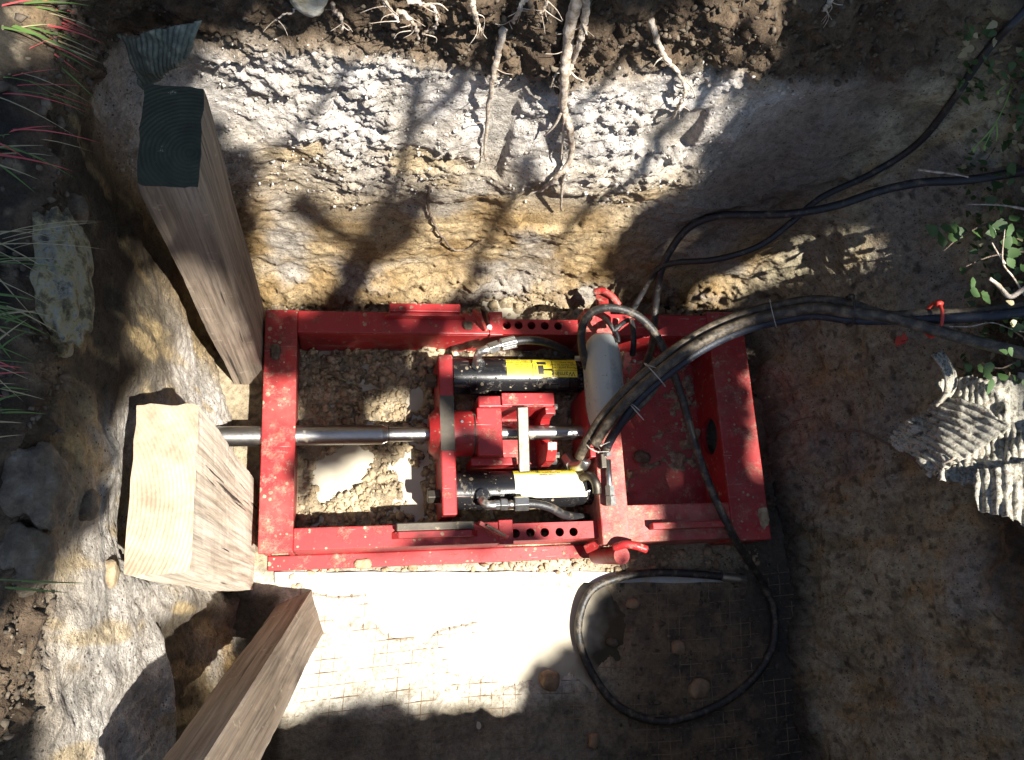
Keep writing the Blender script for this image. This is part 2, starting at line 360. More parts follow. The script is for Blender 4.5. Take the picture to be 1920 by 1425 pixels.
def grid_object(name, P, nu, nv, mat, col=None, closed=False, flip=False):
    i = np.arange((nu if closed else nu - 1)); j = np.arange(nv - 1); I, J = np.meshgrid(i, j, indexing='ij')
    a = I * nv + J; b = ((I + 1) % nu) * nv + J; q = np.stack([a, b, b + 1, a + 1], -1).reshape(-1, 4)
    if flip: q = q[:, ::-1]
    me = bpy.data.meshes.new(name); me.vertices.add(len(P)); me.vertices.foreach_set('co', P.astype(np.float32).ravel())
    me.loops.add(q.size); me.loops.foreach_set('vertex_index', q.astype(np.int32).ravel())
    me.polygons.add(len(q)); me.polygons.foreach_set('loop_start', (np.arange(len(q)) * 4).astype(np.int32))
    me.polygons.foreach_set('use_smooth', np.ones(len(q), bool)); me.update(calc_edges=True); me.validate()
    if col is not None:
        at = me.color_attributes.new('Col', 'FLOAT_COLOR', 'POINT')
        at.data.foreach_set('color', np.concatenate([col, np.ones((len(col), 1))], 1).astype(np.float32).ravel())
    me.materials.append(MATS[mat]); o = bpy.data.objects.new(name, me); COL.objects.link(o); ORG[o.name] = Vector((0, 0, 0)); return o
def spline(pts, per=8):
    pts = [Vector(p) for p in pts]; out = []
    for i in range(len(pts) - 1):
        p0, p1, p2, p3 = pts[max(i - 1, 0)], pts[i], pts[i + 1], pts[min(i + 2, len(pts) - 1)]
        for k in range(per):
            t = k / per
            out.append(0.5 * ((2 * p1) + (p2 - p0) * t + (2 * p0 - 5 * p1 + 4 * p2 - p3) * t * t + (3 * p1 - p0 - 3 * p2 + p3) * t ** 3))
    out.append(pts[-1]); return out
def lerp_list(vals, n):
    return list(np.interp(np.linspace(0, len(vals) - 1, n), range(len(vals)), vals))

# ------------------------------------------------------------------ pit walls and the ground round the pit
BASE = [(-.27, -.38), (-.28, -.18), (-.28, -.02), (-.33, .08), (-.405, .16), (-.41, .38), (-.37, .48), (-.38, .6), (-.41, .72), (-.40, .88), (-.33, .945),
        (-.1, .955), (.2, .955), (.5, .96), (.8, .955), (1.05, .945), (1.2, .92), (1.285, .83), (1.31, .65), (1.315, .35), (1.30, .0),
        (1.275, -.35), (1.2, -.56), (.9, -.62), (.4, -.63), (0, -.62), (-.2, -.56)]
TOP = [(-.47, -.42, 1.18), (-.455, -.2, 1.2), (-.45, -.05, 1.2), (-.445, .08, 1.2), (-.44, .18, 1.2), (-.44, .38, 1.22), (-.44, .48, 1.22), (-.44, .6, 1.23), (-.445, .75, 1.25), (-.45, .93, 1.27), (-.38, 1.03, 1.27),
       (-.1, 1.035, 1.25), (.2, 1.03, 1.25), (.5, 1.04, 1.25), (.8, 1.06, 1.24), (1.1, 1.09, 1.22), (1.36, 1.08, 1.18), (1.52, .93, 1.0), (1.54, .68, .82), (1.515, .35, .72), (1.50, .0, .72),
       (1.47, -.38, .80), (1.35, -.62, 1.0), (.95, -.70, 1.12), (.4, -.69, 1.15), (0, -.68, 1.17), (-.25, -.62, 1.18)]
def closed_spline(pts, t):
    P = np.array(pts, float); n = len(P); i = np.floor(t).astype(int); u = (t - i)[:, None]
    p0, p1, p2, p3 = P[(i - 1) % n], P[i % n], P[(i + 1) % n], P[(i + 2) % n]
    return 0.5 * (2 * p1 + (p2 - p0) * u + (2 * p0 - 5 * p1 + 4 * p2 - p3) * u * u + (3 * p1 - p0 - 3 * p2 + p3) * u ** 3)
tt = np.linspace(0, len(BASE), 4000, endpoint=False)
bb = closed_spline(BASE, tt); seg = np.linalg.norm(np.roll(bb, -1, 0) - bb, axis=1)
seg = seg / np.where((bb[:, 1] < -.40), 0.03, 0.0042)
cum = np.concatenate([[0], np.cumsum(seg)]); NU = int(cum[-1])
tu = np.interp(np.arange(NU) * cum[-1] / NU, cum, np.concatenate([tt, [len(BASE)]]))
Bp = closed_spline(BASE, tu); Tp = closed_spline(TOP, tu)
tan = np.roll(Bp, -3, 0) - np.roll(Bp, 3, 0); tan /= np.linalg.norm(tan, axis=1)[:, None]
OUT = np.stack([-tan[:, 1], tan[:, 0]], 1)                      # outward from the pit (loop runs clockwise seen from above)
if ((Bp + OUT * .1 - np.array([.4, .2])) ** 2).sum(1).mean() < ((Bp - np.array([.4, .2])) ** 2).sum(1).mean(): OUT = -OUT
NW = 300; tw = np.linspace(-0.04, 1, NW)
RO = np.concatenate([np.linspace(0.006, 0.5, 60), [0.7, 1.2, 2.2, 4, 8, 20, 60]]); NO = len(RO)
Tt = np.repeat(tw[None], NU, 0).ravel()
Bx, Tx, Ox = (np.repeat(a, NW, 0) for a in (Bp, Tp, OUT))
P = np.empty((NU * NW, 3)); P[:, :2] = Bx + (Tx[:, :2] - Bx) * Tt[:, None]; P[:, 2] = Tx[:, 2] * Tt
rim = Tx[:, 2] - P[:, 2]
back = sst(.80, .93, P[:, 1]) * sst(1.35, 1.15, P[:, 0]); rightw = sst(1.12, 1.28, P[:, 0]); leftw = sst(-.28, -.36, P[:, 0]) * (1 - back)
Z = P[:, 2]
lo = fbm(P, 4.2, 3, 1); mid = fbm(P, 14, 4, 11, .55); fine = fbm(P, 60, 3, 21, .6)
wob = fbm(P, 3.0, 3, 41)
white = sst(1.15, .8, P[:, 0] + wob * .15 - (Z - .9) * .3) * sst(.42, .78, Z + wob * .34 + mid * .10) * sst(1.12, 1.0, Z + wob * .10 + mid * .05) * back
soilz = np.maximum(sst(1.0, 1.10, Z + wob * .10 + mid * .06) * back, sst(.14, .02, rim + wob * .06) * (1 - back))
crumbz = sst(.22, .02, Z + mid * .12) * np.maximum(back, .4)
warp = P + np.stack([fbm(P, 16, 2, 301), fbm(P, 16, 2, 311), fbm(P, 16, 2, 321)], 1) * .028
lump = 1 - worley(warp * np.array([1, 1, 1.3]), 34, 3); lump2 = 1 - worley(warp, 85, 9); big = 1 - worley(warp, 15, 15); lump3 = 1 - worley(P, 170, 19)
patch = sst(-.35, .35, fbm(P, 7, 3, 331)); patch2 = sst(-.3, .3, fbm(P, 11, 3, 341))
# smooth panes left by the bucket teeth on the back wall
tooth = np.zeros(len(P))
for x0, x1, z0, z1 in ((.27, .34, .66, 1.02), (.42, .60, .42, .62), (.16, .30, .40, .55), (.62, .76, .80, .97), (.86, 1.05, .55, .95), (-.1, .06, .36, .50)):
    tooth = np.maximum(tooth, sst(x0, x0 + .015, P[:, 0]) * sst(x1, x1 - .015, P[:, 0]) * sst(z0, z0 + .008, Z) * sst(z1, z1 - .06, Z) * back)
smear = sst(.18, -.15, fbm(P * np.array([1, 1, .7]), 6.5, 3, 501))
rough = (.30 + .75 * white + .9 * soilz + .8 * crumbz) * (1 - .85 * tooth) * (1 - .75 * smear * white)
rough = np.where(rightw > .5, np.maximum(rough * .6, .32), rough)
c3 = np.array([1, 1, 1.6]); disp = lo * .035 * (1 - .6 * tooth) + mid * .016 * (1 - .8 * tooth)
disp += rough * (-(lump - .5) * .006 * patch - (lump2 - .5) * .008 * patch2 - (lump3 - .5) * .006 - fine * .010 - np.abs(fbm(P * c3, 11, 5, 351, .62)) * .036)
disp += soilz * (-(big - .5) * .05) + tooth * .012
disp -= crumbz * .035 * np.clip(1 - Z / .2, 0, 1)
disp += rightw * (fbm(P, 5, 3, 401) * .045 * sst(.5, .0, Z) - .03 * sst(.10, .0, Z + mid * .06))
disp *= np.where(leftw > .3, .8, 1.0)
hollow_shade = sst(.055, .02, P[:, 1] + mid * .03) * sst(-.10, -.2, P[:, 0]) * sst(.66, .58, Z + wob * .10 + mid * .05 - P[:, 1] * .5) * sst(-.55, -.4, P[:, 1])
disp += hollow_shade * .03
disp *= sst(-.02, .02, Z) * .8 + .2
P[:, :2] += Ox * disp[:, None]; P[:, 2] += soilz * (lump - .5) * .014
c = np.array
col = np.empty((len(P), 3)); n1 = fbm(P, 5, 4, 61)[:, None] * .5 + .5; n2 = fbm(P, 11, 4, 71)
streak = fbm(P * c([1, 1, .18]), 22, 3, 81)
ochre = mixc(np.tile(c([.30, .205, .095]), (len(P), 1)), np.tile(c([.43, .335, .20]), (len(P), 1)), np.clip(.5 + n2 * 1.1 + streak * .5, 0, 1))
ochre = mixc(ochre, np.tile(c([.36, .33, .29]), (len(P), 1)), sst(.0, .5, fbm(P, 6, 3, 91)))
whitec = mixc(np.tile(c([.46, .43, .395]), (len(P), 1)), np.tile(c([.64, .62, .605]), (len(P), 1)), np.clip(.5 + n2 * 1.2 + mid * .4, 0, 1))
whitec = mixc(whitec, np.tile(c([.46, .39, .28]), (len(P), 1)), np.clip(sst(.95, .6, Z + wob * .3) * .8, 0, 1))
whitec = mixc(whitec, np.tile(c([.50, .38, .20]), (len(P), 1)), sst(.25, .6, fbm(P, 7, 3, 101)) * .7)
ochre = mixc(ochre, np.tile(c([.19, .165, .145]), (len(P), 1)), sst(.65, 1.0, P[:, 0] + wob * .15) * sst(.3, .55, Z + wob * .15) * .85)  # grey-brown paints the shade over the right part of the back wall
dsoil = mixc(np.tile(c([.055, .038, .026]), (len(P), 1)), np.tile(c([.21, .155, .105]), (len(P), 1)), np.clip(.25 + mid * .8 + lump * .35, 0, 1))
rcol = mixc(np.tile(c([.31, .275, .19]), (len(P), 1)), np.tile(c([.46, .415, .30]), (len(P), 1)), np.clip(.5 + n2 * .9, 0, 1))
rcol = mixc(rcol, np.tile(c([.38, .27, .13]), (len(P), 1)), sst(.08, .45, streak + .2 * mid) * .6)
streak2 = fbm(P * c([1, 1, .10]), 45, 3, 83)
rcol = mixc(rcol, np.tile(c([.20, .17, .13]), (len(P), 1)), sst(.1, .45, streak2) * .55)
rcol = mixc(rcol, np.tile(c([.27, .26, .25]), (len(P), 1)), sst(.1, .5, fbm(P, 5, 3, 111)) * .6)
rcol = mixc(rcol, np.tile(c([.045, .04, .03]), (len(P), 1)), sst(.28, .5, fbm(P, 48, 3, 121)) * .6)
lcol = mixc(np.tile(c([.20, .145, .085]), (len(P), 1)), np.tile(c([.36, .27, .15]), (len(P), 1)), np.clip(.5 + n2, 0, 1))
lcol = mixc(lcol, np.tile(c([.06, .05, .036]), (len(P), 1)), sst(.45, .72, Z + wob * .2) * sst(.2, .42, P[:, 1]) * (1 - .55 * sst(.78, .9, P[:, 1] + wob * .08)) * .9)  # dark soil, with the shade of the upper left wall painted in
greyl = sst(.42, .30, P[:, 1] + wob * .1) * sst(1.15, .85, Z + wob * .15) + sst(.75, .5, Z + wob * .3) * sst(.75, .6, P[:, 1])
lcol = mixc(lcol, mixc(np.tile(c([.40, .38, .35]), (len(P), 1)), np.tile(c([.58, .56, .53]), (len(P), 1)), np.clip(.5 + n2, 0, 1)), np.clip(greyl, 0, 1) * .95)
lcol = mixc(lcol, np.tile(c([.09, .07, .045]), (len(P), 1)), sst(.10, .0, P[:, 1] + wob * .06) * sst(.62, .4, Z + wob * .15) * .9)  # dark brown soil, also painting the leaning timber's shadow low on the wall
lcol = mixc(lcol, np.tile(c([.075, .06, .04]), (len(P), 1)), hollow_shade)  # shade of the shallow hollow painted into the clay colour
lcol = mixc(lcol, np.tile(c([.46, .35, .18]), (len(P), 1)), sst(.1, .45, streak) * .6)
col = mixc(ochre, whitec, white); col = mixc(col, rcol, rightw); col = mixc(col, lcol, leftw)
col = mixc(col, dsoil, np.clip(soilz, 0, 1))
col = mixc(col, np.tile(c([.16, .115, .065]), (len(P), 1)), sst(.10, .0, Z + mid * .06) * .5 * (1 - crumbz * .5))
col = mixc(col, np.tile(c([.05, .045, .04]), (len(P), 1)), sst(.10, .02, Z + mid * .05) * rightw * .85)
col = mixc(col, np.tile(c([.42, .39, .34]), (len(P), 1)), tooth * .55 * white)
col *= (1 - sst(.18, .4, mid) * .25)[:, None]
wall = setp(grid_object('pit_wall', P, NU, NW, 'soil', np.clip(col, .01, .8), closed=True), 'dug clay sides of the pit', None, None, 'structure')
Pw = P.reshape(NU, NW, 3); rimP = Pw[:, -1]; rimC = col.reshape(NU, NW, 3)[:, -1]
G = np.empty((NU, NO + 1, 3)); G[:, 0] = rimP
cen = c([.45, .2]); rad = Tp[:, :2] - cen; rad /= np.linalg.norm(rad, axis=1)[:, None]
for k, r in enumerate(RO):
    dr = OUT * max(0, 1 - r / .6) + rad * min(1, r / .6)
    G[:, k + 1, :2] = rimP[:, :2] + dr * r
    ease = min(1, r / 2.5); zf = 1.2
    G[:, k + 1, 2] = rimP[:, 2] * (1 - ease) + zf * ease + .03 * (1 - math.exp(-r / .04))
Gf = G.reshape(-1, 3); rr = np.tile(np.concatenate([[0], RO]), NU)
gl = 1 - worley(Gf, 30, 33)
Gf[:, 2] += np.where(rr > 0, sst(0, .08, rr) * (fbm(Gf, 5, 3, 131) * .04 + (gl - .5) * .02 + fbm(Gf, 30, 3, 141) * .012), 0)
gcol = mixc(np.tile(c([.018, .017, .014]), (len(Gf), 1)), np.tile(c([.075, .062, .046]), (len(Gf), 1)), np.clip(.3 + fbm(Gf, 18, 4, 151) * .9, 0, 1))
gcol = mixc(gcol, np.tile(c([.25, .21, .15]), (len(Gf), 1)), sst(.3, .55, fbm(Gf, 40, 3, 161)) * .7)
gcol = mixc(gcol, np.repeat(rimC, NO + 1, 0), sst(.05, 0, rr))
gcol = mixc(gcol, np.tile(c([.05, .075, .025]), (len(Gf), 1)), sst(.5, 2, rr))
setp(grid_object('ground', Gf, NU, NO + 1, 'soil', np.clip(gcol, .01, .8), closed=True), 'dark loose topsoil round the pit', None, None, 'structure')

# ------------------------------------------------------------------ pit floor, water
fx = np.arange(-.62, 1.46, .0045); fy = np.arange(-.75, 1.10, .0045); FX, FY = np.meshgrid(fx, fy, indexing='ij')
F = np.stack([FX.ravel(), FY.ravel(), np.zeros(FX.size)], 1)
def blob(cx, cy, rx, ry, rot=0):
    x = F[:, 0] - cx; y = F[:, 1] - cy; cr, sr = math.cos(rot), math.sin(rot)
    d = np.sqrt(((x * cr + y * sr) / rx) ** 2 + ((-x * sr + y * cr) / ry) ** 2); return sst(1.25, .65, d + fwob * .5 + fm * .25)
fwob = fbm(F, 7, 3, 201); fm = fbm(F, 22, 4, 211); fl = 1 - worley(F, 40, 213); fl2 = 1 - worley(F, 95, 217)
pud = np.zeros(len(F))
for cx, cy, rx, ry, ro in ((-.05, .40, .085, .07, .6), (.15, .36, .028, .07, 0.3), (.17, .62, .03, .05, 0), (.47, -.08, .28, .13, .2), (.66, -.08, .10, .14, 0), (.3, .02, .3, .07, 0), (-.02, .09, .1, .03, 0)):
    pud = np.maximum(pud, blob(cx, cy, rx, ry, ro))
inside = sst(-.2, -.12, F[:, 0]) * sst(.22, .26, F[:, 1])
crm = np.clip(inside * sst(.0, .35, fbm(F, 9, 3, 221) + .12) + sst(.70, .85, F[:, 1]), 0, 1) * (1 - .9 * pud)
fbig = 1 - worley(F, 17, 219)
F[:, 2] = .010 + fwob * .008 + fm * .006 + crm * ((fl - .45) * .048 + (fbig - .5) * .045 + (fl2 - .5) * .020 + fbm(F, 90, 2, 241) * .008 + .006) - pud * (.024 + fm * .010)
F[:, 2] += (1 - crm) * (fl2 - .5) * .004
F[:, 2] = np.where(F[:, 1] > .9, F[:, 2] - .0, F[:, 2])
fcol = mixc(np.tile(c([.21, .16, .10]), (len(F), 1)), np.tile(c([.42, .36, .25]), (len(F), 1)), np.clip(.45 + fwob * .6 + fm * .5, 0, 1))
fcol = mixc(fcol, np.tile(c([.44, .35, .23]), (len(F), 1)), crm * np.clip(fl * 1.4 - .4, 0, 1))
fcol = mixc(fcol, np.tile(c([.06, .045, .03]), (len(F), 1)), sst(.22, .5, fbm(F, 35, 3, 231)) * .7)
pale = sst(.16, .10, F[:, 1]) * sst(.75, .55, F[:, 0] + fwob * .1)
fcol = mixc(fcol, mixc(np.tile(c([.48, .44, .36]), (len(F), 1)), np.tile(c([.62, .59, .52]), (len(F), 1)), np.clip(.5 + fm, 0, 1)), pale * .9)  # pale wet clay, painted lighter still where sun falls on the floor
fcol = mixc(fcol, mixc(np.tile(c([.10, .08, .055]), (len(F), 1)), np.tile(c([.22, .18, .12]), (len(F), 1)), np.clip(.5 + fm, 0, 1)), sst(-.20, -.27, F[:, 1] + fwob * .04) * .85)  # shade along the front of the floor, painted as darker mud
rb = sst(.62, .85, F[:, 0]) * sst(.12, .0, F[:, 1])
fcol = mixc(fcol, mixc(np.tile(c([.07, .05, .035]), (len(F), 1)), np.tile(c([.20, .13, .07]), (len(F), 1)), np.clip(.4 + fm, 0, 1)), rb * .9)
fcol = mixc(fcol, np.tile(c([.07, .055, .038]), (len(F), 1)), sst(-.17, -.21, F[:, 0] + fwob * .03 + fm * .02) * sst(.10, .06, F[:, 1]) * .95)  # shade behind the leaning timber painted into the floor colour
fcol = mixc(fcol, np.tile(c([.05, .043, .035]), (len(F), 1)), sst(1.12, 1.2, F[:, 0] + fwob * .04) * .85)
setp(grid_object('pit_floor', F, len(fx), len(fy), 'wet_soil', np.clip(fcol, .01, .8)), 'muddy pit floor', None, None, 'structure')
b = MB(); N = 40
b.add([(-.6 + 2.0 * i / N, -.7 + 1.7 * j / N, 0.0005 * math.sin(i * 2.1) * math.sin(j * 1.7)) for i in range(N + 1) for j in range(N + 1)],
      [(i * (N + 1) + j, (i + 1) * (N + 1) + j, (i + 1) * (N + 1) + j + 1, i * (N + 1) + j + 1) for i in range(N) for j in range(N)])
setp(b.build('muddy_water', 'muddy_water', None, True, origin=(0, 0, 0)), 'milky brown puddle water on the pit floor', None, None, 'structure')

# ------------------------------------------------------------------ where a line of sight meets the earth
from mathutils.bvhtree import BVHTree
def _quads(nu, nv, closed, k0):
    return [(k0 + i * nv + j, k0 + ((i + 1) % nu) * nv + j, k0 + ((i + 1) % nu) * nv + j + 1, k0 + i * nv + j + 1) for i in range(nu if closed else nu - 1) for j in range(nv - 1)]
_a = Pw[::4, ::3]; _b = G[::4, :62:3]; _f = F.reshape(len(fx), len(fy), 3)[::6, ::6]
_v = np.concatenate([_a.reshape(-1, 3), _b.reshape(-1, 3), _f.reshape(-1, 3)]); _n1 = _a.shape[0] * _a.shape[1]; _n2 = _n1 + _b.shape[0] * _b.shape[1]
EARTH = BVHTree.FromPolygons(_v.tolist(), _quads(_a.shape[0], _a.shape[1], True, 0) + _quads(_b.shape[0], _b.shape[1], True, _n1) + _quads(_f.shape[0], _f.shape[1], False, _n2))
EYE = Vector((0, 0, HCAM))
def S(px, py, lift=0.0):                          # earth point in that direction, lifted off the surface
    d = Vector(ray(px, py)).normalized(); h = EARTH.ray_cast(EYE, d)
    if h[0] is None: return W(px, py, 1.2)
    return h[0] - d * lift
def clear(p, gap):                                # keep a point in front of the earth
    d = Vector(p) - EYE; L = d.length; d /= L; h = EARTH.ray_cast(EYE, d)
    return Vector(p) if h[0] is None or h[3] > L + gap else EYE + d * (h[3] - gap)

# ------------------------------------------------------------------ timbers
def timber(name, label, lo_c, hi_c, hx, hy, mat, yaw=0.0, seed=0, chip=0.0028):
    """square-sawn post from lo_c to hi_c (centre points); rows of slightly uneven rings, end grain on top"""
    lo_c, hi_c = Vector(lo_c), Vector(hi_c); ax = (hi_c - lo_c); L = ax.length; rnd = random.Random(seed)
    ring = []
    K = 9
    for (x0, y0), (x1, y1) in (((-1, -1), (1, -1)), ((1, -1), (1, 1)), ((1, 1), (-1, 1)), ((-1, 1), (-1, -1))):
        for i in range(K):
            t = i / K
            if i == 0: ring.append((x0 * .985, y0 * .985))
            else: ring.append((x0 + (x1 - x0) * t, y0 + (y1 - y0) * t))
    n = len(ring); R = 40; vs = []
    for k in range(R + 1):
        z = L * k / R
        for i, (x, y) in enumerate(ring):
            w = .0006 * math.sin(i * 1.3 + k * .21 + seed) + .0006 * math.sin(i * 2.9 + k * .13) + .0012 * math.sin(k * .3 + seed)
            e = chip * rnd.random() ** 3 if k in (R, R - 1) else (.35 * chip * rnd.random() ** 3)
            vs.append((x * (hx - e + w), y * (hy - e + w), z - (rnd.random() * chip * .5 if k == R else 0)))
    b = MB(); b.add(vs, [(k * n + i, k * n + (i + 1) % n, (k + 1) * n + (i + 1) % n, (k + 1) * n + i) for k in range(R) for i in range(n)])
    b.add([], []) ; b.f.append(list(range(n))[::-1]); b.mi.append(0)
    b.cur = 1; k0 = len(b.v); top = vs[-n:]
    b.v.append((0, 0, L)); b.mi += [1] * n; b.f += [[R * n + i, R * n + (i + 1) % n, k0] for i in range(n)]
    me_o = b.build(name, [mat, mat + '_end'], None, False, origin=(0, 0, 0))
    q = Vector((0, 0, 1)).rotation_difference(ax) @ Matrix.Rotation(yaw, 3, 'Z').to_quaternion()
    me_o.rotation_mode = 'QUATERNION'; me_o.rotation_quaternion = q; me_o.location = lo_c
    return setp(me_o, label, 'timber', 'timbers shoring the left side of the pit')
timber('timber_post', 'tall weathered timber post with dark green end grain, behind the red frame', (-.302, .757, -.02), (-.296, .765, 1.15), .047, .092, 'weathered_timber', 0, 3)
timber('timber_post', 'short wide pale timber block standing in full sun beside the steel rod', (-.328, .232, -.02), (-.329, .235, .90), .054, .148, 'pale_timber', 0, 5)
timber('timber_post', 'grey rough timber leaning from the pit floor towards the photographer', (-.148, .02, -.03), (-.262, -.29, 1.12), .046, .056, 'grey_timber', math.radians(18), 8)

# ------------------------------------------------------------------ the red pulling machine
MX = thing('pipe_puller', 'red steel hydraulic pipe pulling machine lying on the pit floor', 'machine', (.45, .5, 0))
RP, RM = 'red_paint', 'red_paint_muddy'
def part(b, name, mat, parent=None, **k): return b.build(name, mat, parent or MX, **k)
b = MB(); b.box(-.250, -.163, .172, .836, .150, .172); b.box(-.246, -.230, .176, .832, .0, .150); b.box(-.183, -.167, .176, .832, .0, .150)
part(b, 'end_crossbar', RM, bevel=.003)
HZ = .172
def rail(y0, y1, yi0, yi1, holes, side):
    b = MB(); b.box(-.163, .412, y0, y1, HZ - .014, HZ - .001); b.box(-.163, .412, y0, y0 + .012, .002, HZ - .014); b.box(-.163, .412, y1 - .012, y1, .002, HZ - .014)
    if side < 0: b.box(-.240, .70, y0 - .040, y0, .004, .020)
    r = part(b, 'rail', RP, bevel=.003)
    b = MB(); b.holed(.412, .700, yi0, yi1, HZ - .022, HZ - .010, holes, .0122); part(b, 'hole_plate', RP, r)
    b = MB(); b.box(.412, .700, yi0, yi0 + .008, .002, HZ - .022); b.box(.412, .700, yi1 - .008, yi1, .002, HZ - .022); part(b, 'web_plate', RP, r, bevel=.002)
    b = MB(); b.box(.375, .414, y0 - .004, y1 + .004, HZ - .03, HZ + .004); part(b, 'sleeve_band', RP, r, bevel=.002)
    return r
ru = rail(.770, .834, .774, .820, [tuple(W(x, y, .165)[:2]) for x, y in ((951, 609), (973, 609), (997, 609.5), (1022, 610), (1047, 610.5))], 1)
rl = rail(.176, .234, .182, .228, [tuple(W(x, y, .165)[:2]) for x, y in ((967, 1000), (995, 998.5), (1022, 998), (1050, 997.5), (1076, 997))], -1)
# guard angles on the rails
def trapez(x0, x1, y0, y1, z0, z1, cut):
    return [(x0, y0, z0), (x1, y0, z0), (x1, y1, z0), (x0, y1, z0), (x0 + cut, y0, z1), (x1 - cut, y0, z1), (x1 - cut, y1, z1), (x0 + cut, y1, z1)]
BF = [(3, 2, 1, 0), (4, 5, 6, 7), (0, 1, 5, 4), (1, 2, 6, 5), (2, 3, 7, 6), (3, 0, 4, 7)]
b = MB(); b.box(.088, .288, .822, .846, HZ - .001, HZ + .038); b.add(trapez(.070, .306, .812, .822, HZ - .001, HZ + .030, .02), BF); part(b, 'guard_angle', RP, ru, bevel=.002)
b = MB(); b.box(.100, .305, .214, .236, HZ, HZ + .028); part(b, 'guard_bar', 'worn_steel', rl, bevel=.003)
b = MB(); b.add(trapez(.088, .318, .196, .214, HZ - .001, HZ + .02, .018), BF); part(b, 'guard_seat', RP, rl, bevel=.002)
def rot_bar(p, q, w, h):
    p, q = Vector(p), Vector(q); d = (q - p); u = d.normalized(); s = Vector((0, 0, 1)).cross(u).normalized(); t = u.cross(s)
    m = MB(); m.obox((p + q) / 2, d / 2, s * w / 2, t * h / 2); return m
part(rot_bar(W(893, 584, .235), W(907, 617, .176), .010, .030), 'lug', RM, ru, bevel=.003)
part(rot_bar(W(906, 580, .24), W(913, 606, .18), .006, .02), 'lug', 'worn_steel', ru, bevel=.002)
part(rot_bar(W(897, 980, .20), W(952, 1008, .178), .012, .022), 'lug', RM, rl, bevel=.002)
part(rot_bar(W(912, 984, .214), W(948, 1005, .192), .006, .008), 'lug_edge', 'worn_steel', rl, bevel=.001)
b = MB(); b.cyl(W(918, 613, .172), W(918, 613, .185), .008, 6); part(b, 'bolt', 'zinc', ru)
# right-hand end box
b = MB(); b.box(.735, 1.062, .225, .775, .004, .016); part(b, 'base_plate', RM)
b = MB(); b.box(.735, 1.062, .770, .838, HZ - .016, HZ); b.box(.735, 1.062, .770, .782, .004, HZ - .016); b.box(.735, 1.062, .826, .838, .004, HZ - .016); part(b, 'side_beam', RP, bevel=.003)
b = MB(); b.box(.735, 1.062, .166, .268, HZ - .016, HZ); b.box(.735, 1.062, .256, .268, .004, HZ - .016); b.box(.735, 1.062, .166, .178, .004, HZ - .016); sb = part(b, 'side_beam', 'red_paint_dusty_sunlit', bevel=.003)
b = MB(); b.box(.80, 1.02, .196, .214, HZ - .001, HZ + .034); part(b, 'guide_strip', RM, sb, bevel=.003)
M = Matrix(((0, 0, 1, 0), (1, 0, 0, 0), (0, 1, 0, 0), (0, 0, 0, 1)))     # plate drawn in (y,z), thick along x
b = MB(); b.holed(.268, .770, .004, .165, 1.050, 1.064, [(.478, .088)], .056, 36, M); part(b, 'reaction_plate', RP)
b = MB(); b.box(1.046, 1.162, .158, .848, HZ - .008, HZ + .006); b.box(1.150, 1.162, .158, .848, .0, HZ - .008); b.box(1.046, 1.150, .158, .170, .0, HZ - .008); b.box(1.046, 1.150, .836, .848, .0, HZ - .008)
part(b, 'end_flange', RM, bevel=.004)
# thrust beam across the frame
b = MB(); b.box(.655, .735, .160, .845, HZ + .002, .200); b.box(.655, .667, .160, .845, .03, HZ + .002); b.box(.723, .735, .160, .845, .03, HZ + .002); tb = part(b, 'thrust_beam', 'red_paint_dusty_sunlit', bevel=.004)
b = MB(); b.box(.638, .655, .40, .60, .02, .205); part(b, 'thrust_plate', RP, tb, bevel=.003)
# rounded grey cover
def capsule(cx, cy, z0, hx, hy, h, n=28, m=12):
    vs = []
    for k in range(m + 1):
        t = k / m; s = (1 - max(0, (t - .35) / .65) ** 2.6) ** .5 if t > .35 else 1
        s = max(s, .02); z = z0 + h * t
        for i in range(n):
            a = 2 * math.pi * i / n; ca, sa = math.cos(a), math.sin(a); e = 2 / 3.4
            vs.append((cx + hx * s * abs(ca) ** e * (1 if ca > 0 else -1), cy + (hy - hx * (1 - s)) * abs(sa) ** e * (1 if sa > 0 else -1), z))
    fs = [(k * n + i, k * n + (i + 1) % n, (k + 1) * n + (i + 1) % n, (k + 1) * n + i) for k in range(m) for i in range(n)] + [tuple(range(m * n, (m + 1) * n))]
    return vs, fs
b = MB(); b.add(*capsule(.686, .605, .203, .050, .145, .095)); cov = part(b, 'valve_cover', 'grey_cover', smooth=True)
b = MB()
for q in ((1132, 596), (1160, 612), (1178, 600)): b.tube(spline([W(1152, 622, .292), W((1152 + q[0]) / 2, (616 + q[1]) / 2, .294), W(q[0], q[1], .26)], 4), .007, 8)
b.tube(spline([W(1152, 618, .293), W(1158, 630, .295), W(1160, 642, .292)], 4), .006, 8); part(b, 'latch_strap', 'hose_rubber', cov, smooth=True)
b = MB(); b.tube(spline([W(1183, 600, .24), W(1187, 620, .25), W(1188, 645, .24), W(1186, 665, .21)], 5), .009, 8); part(b, 'latch_strap', 'hose_rubber', cov, smooth=True)
b = MB(); b.cyl(W(1098, 645, .20), W(1104, 700, .20), .016, 16); part(b, 'spool', 'worn_steel', tb, smooth=True, autosm=40)
b = MB(); b.cyl(W(1078, 672, .21), W(1094, 672, .21), .008, 6); part(b, 'nipple', 'zinc', tb)
b = MB(); b.cyl(W(1186, 677, .22), W(1190, 677, .23), .005, 8); part(b, 'stud', 'zinc', tb)
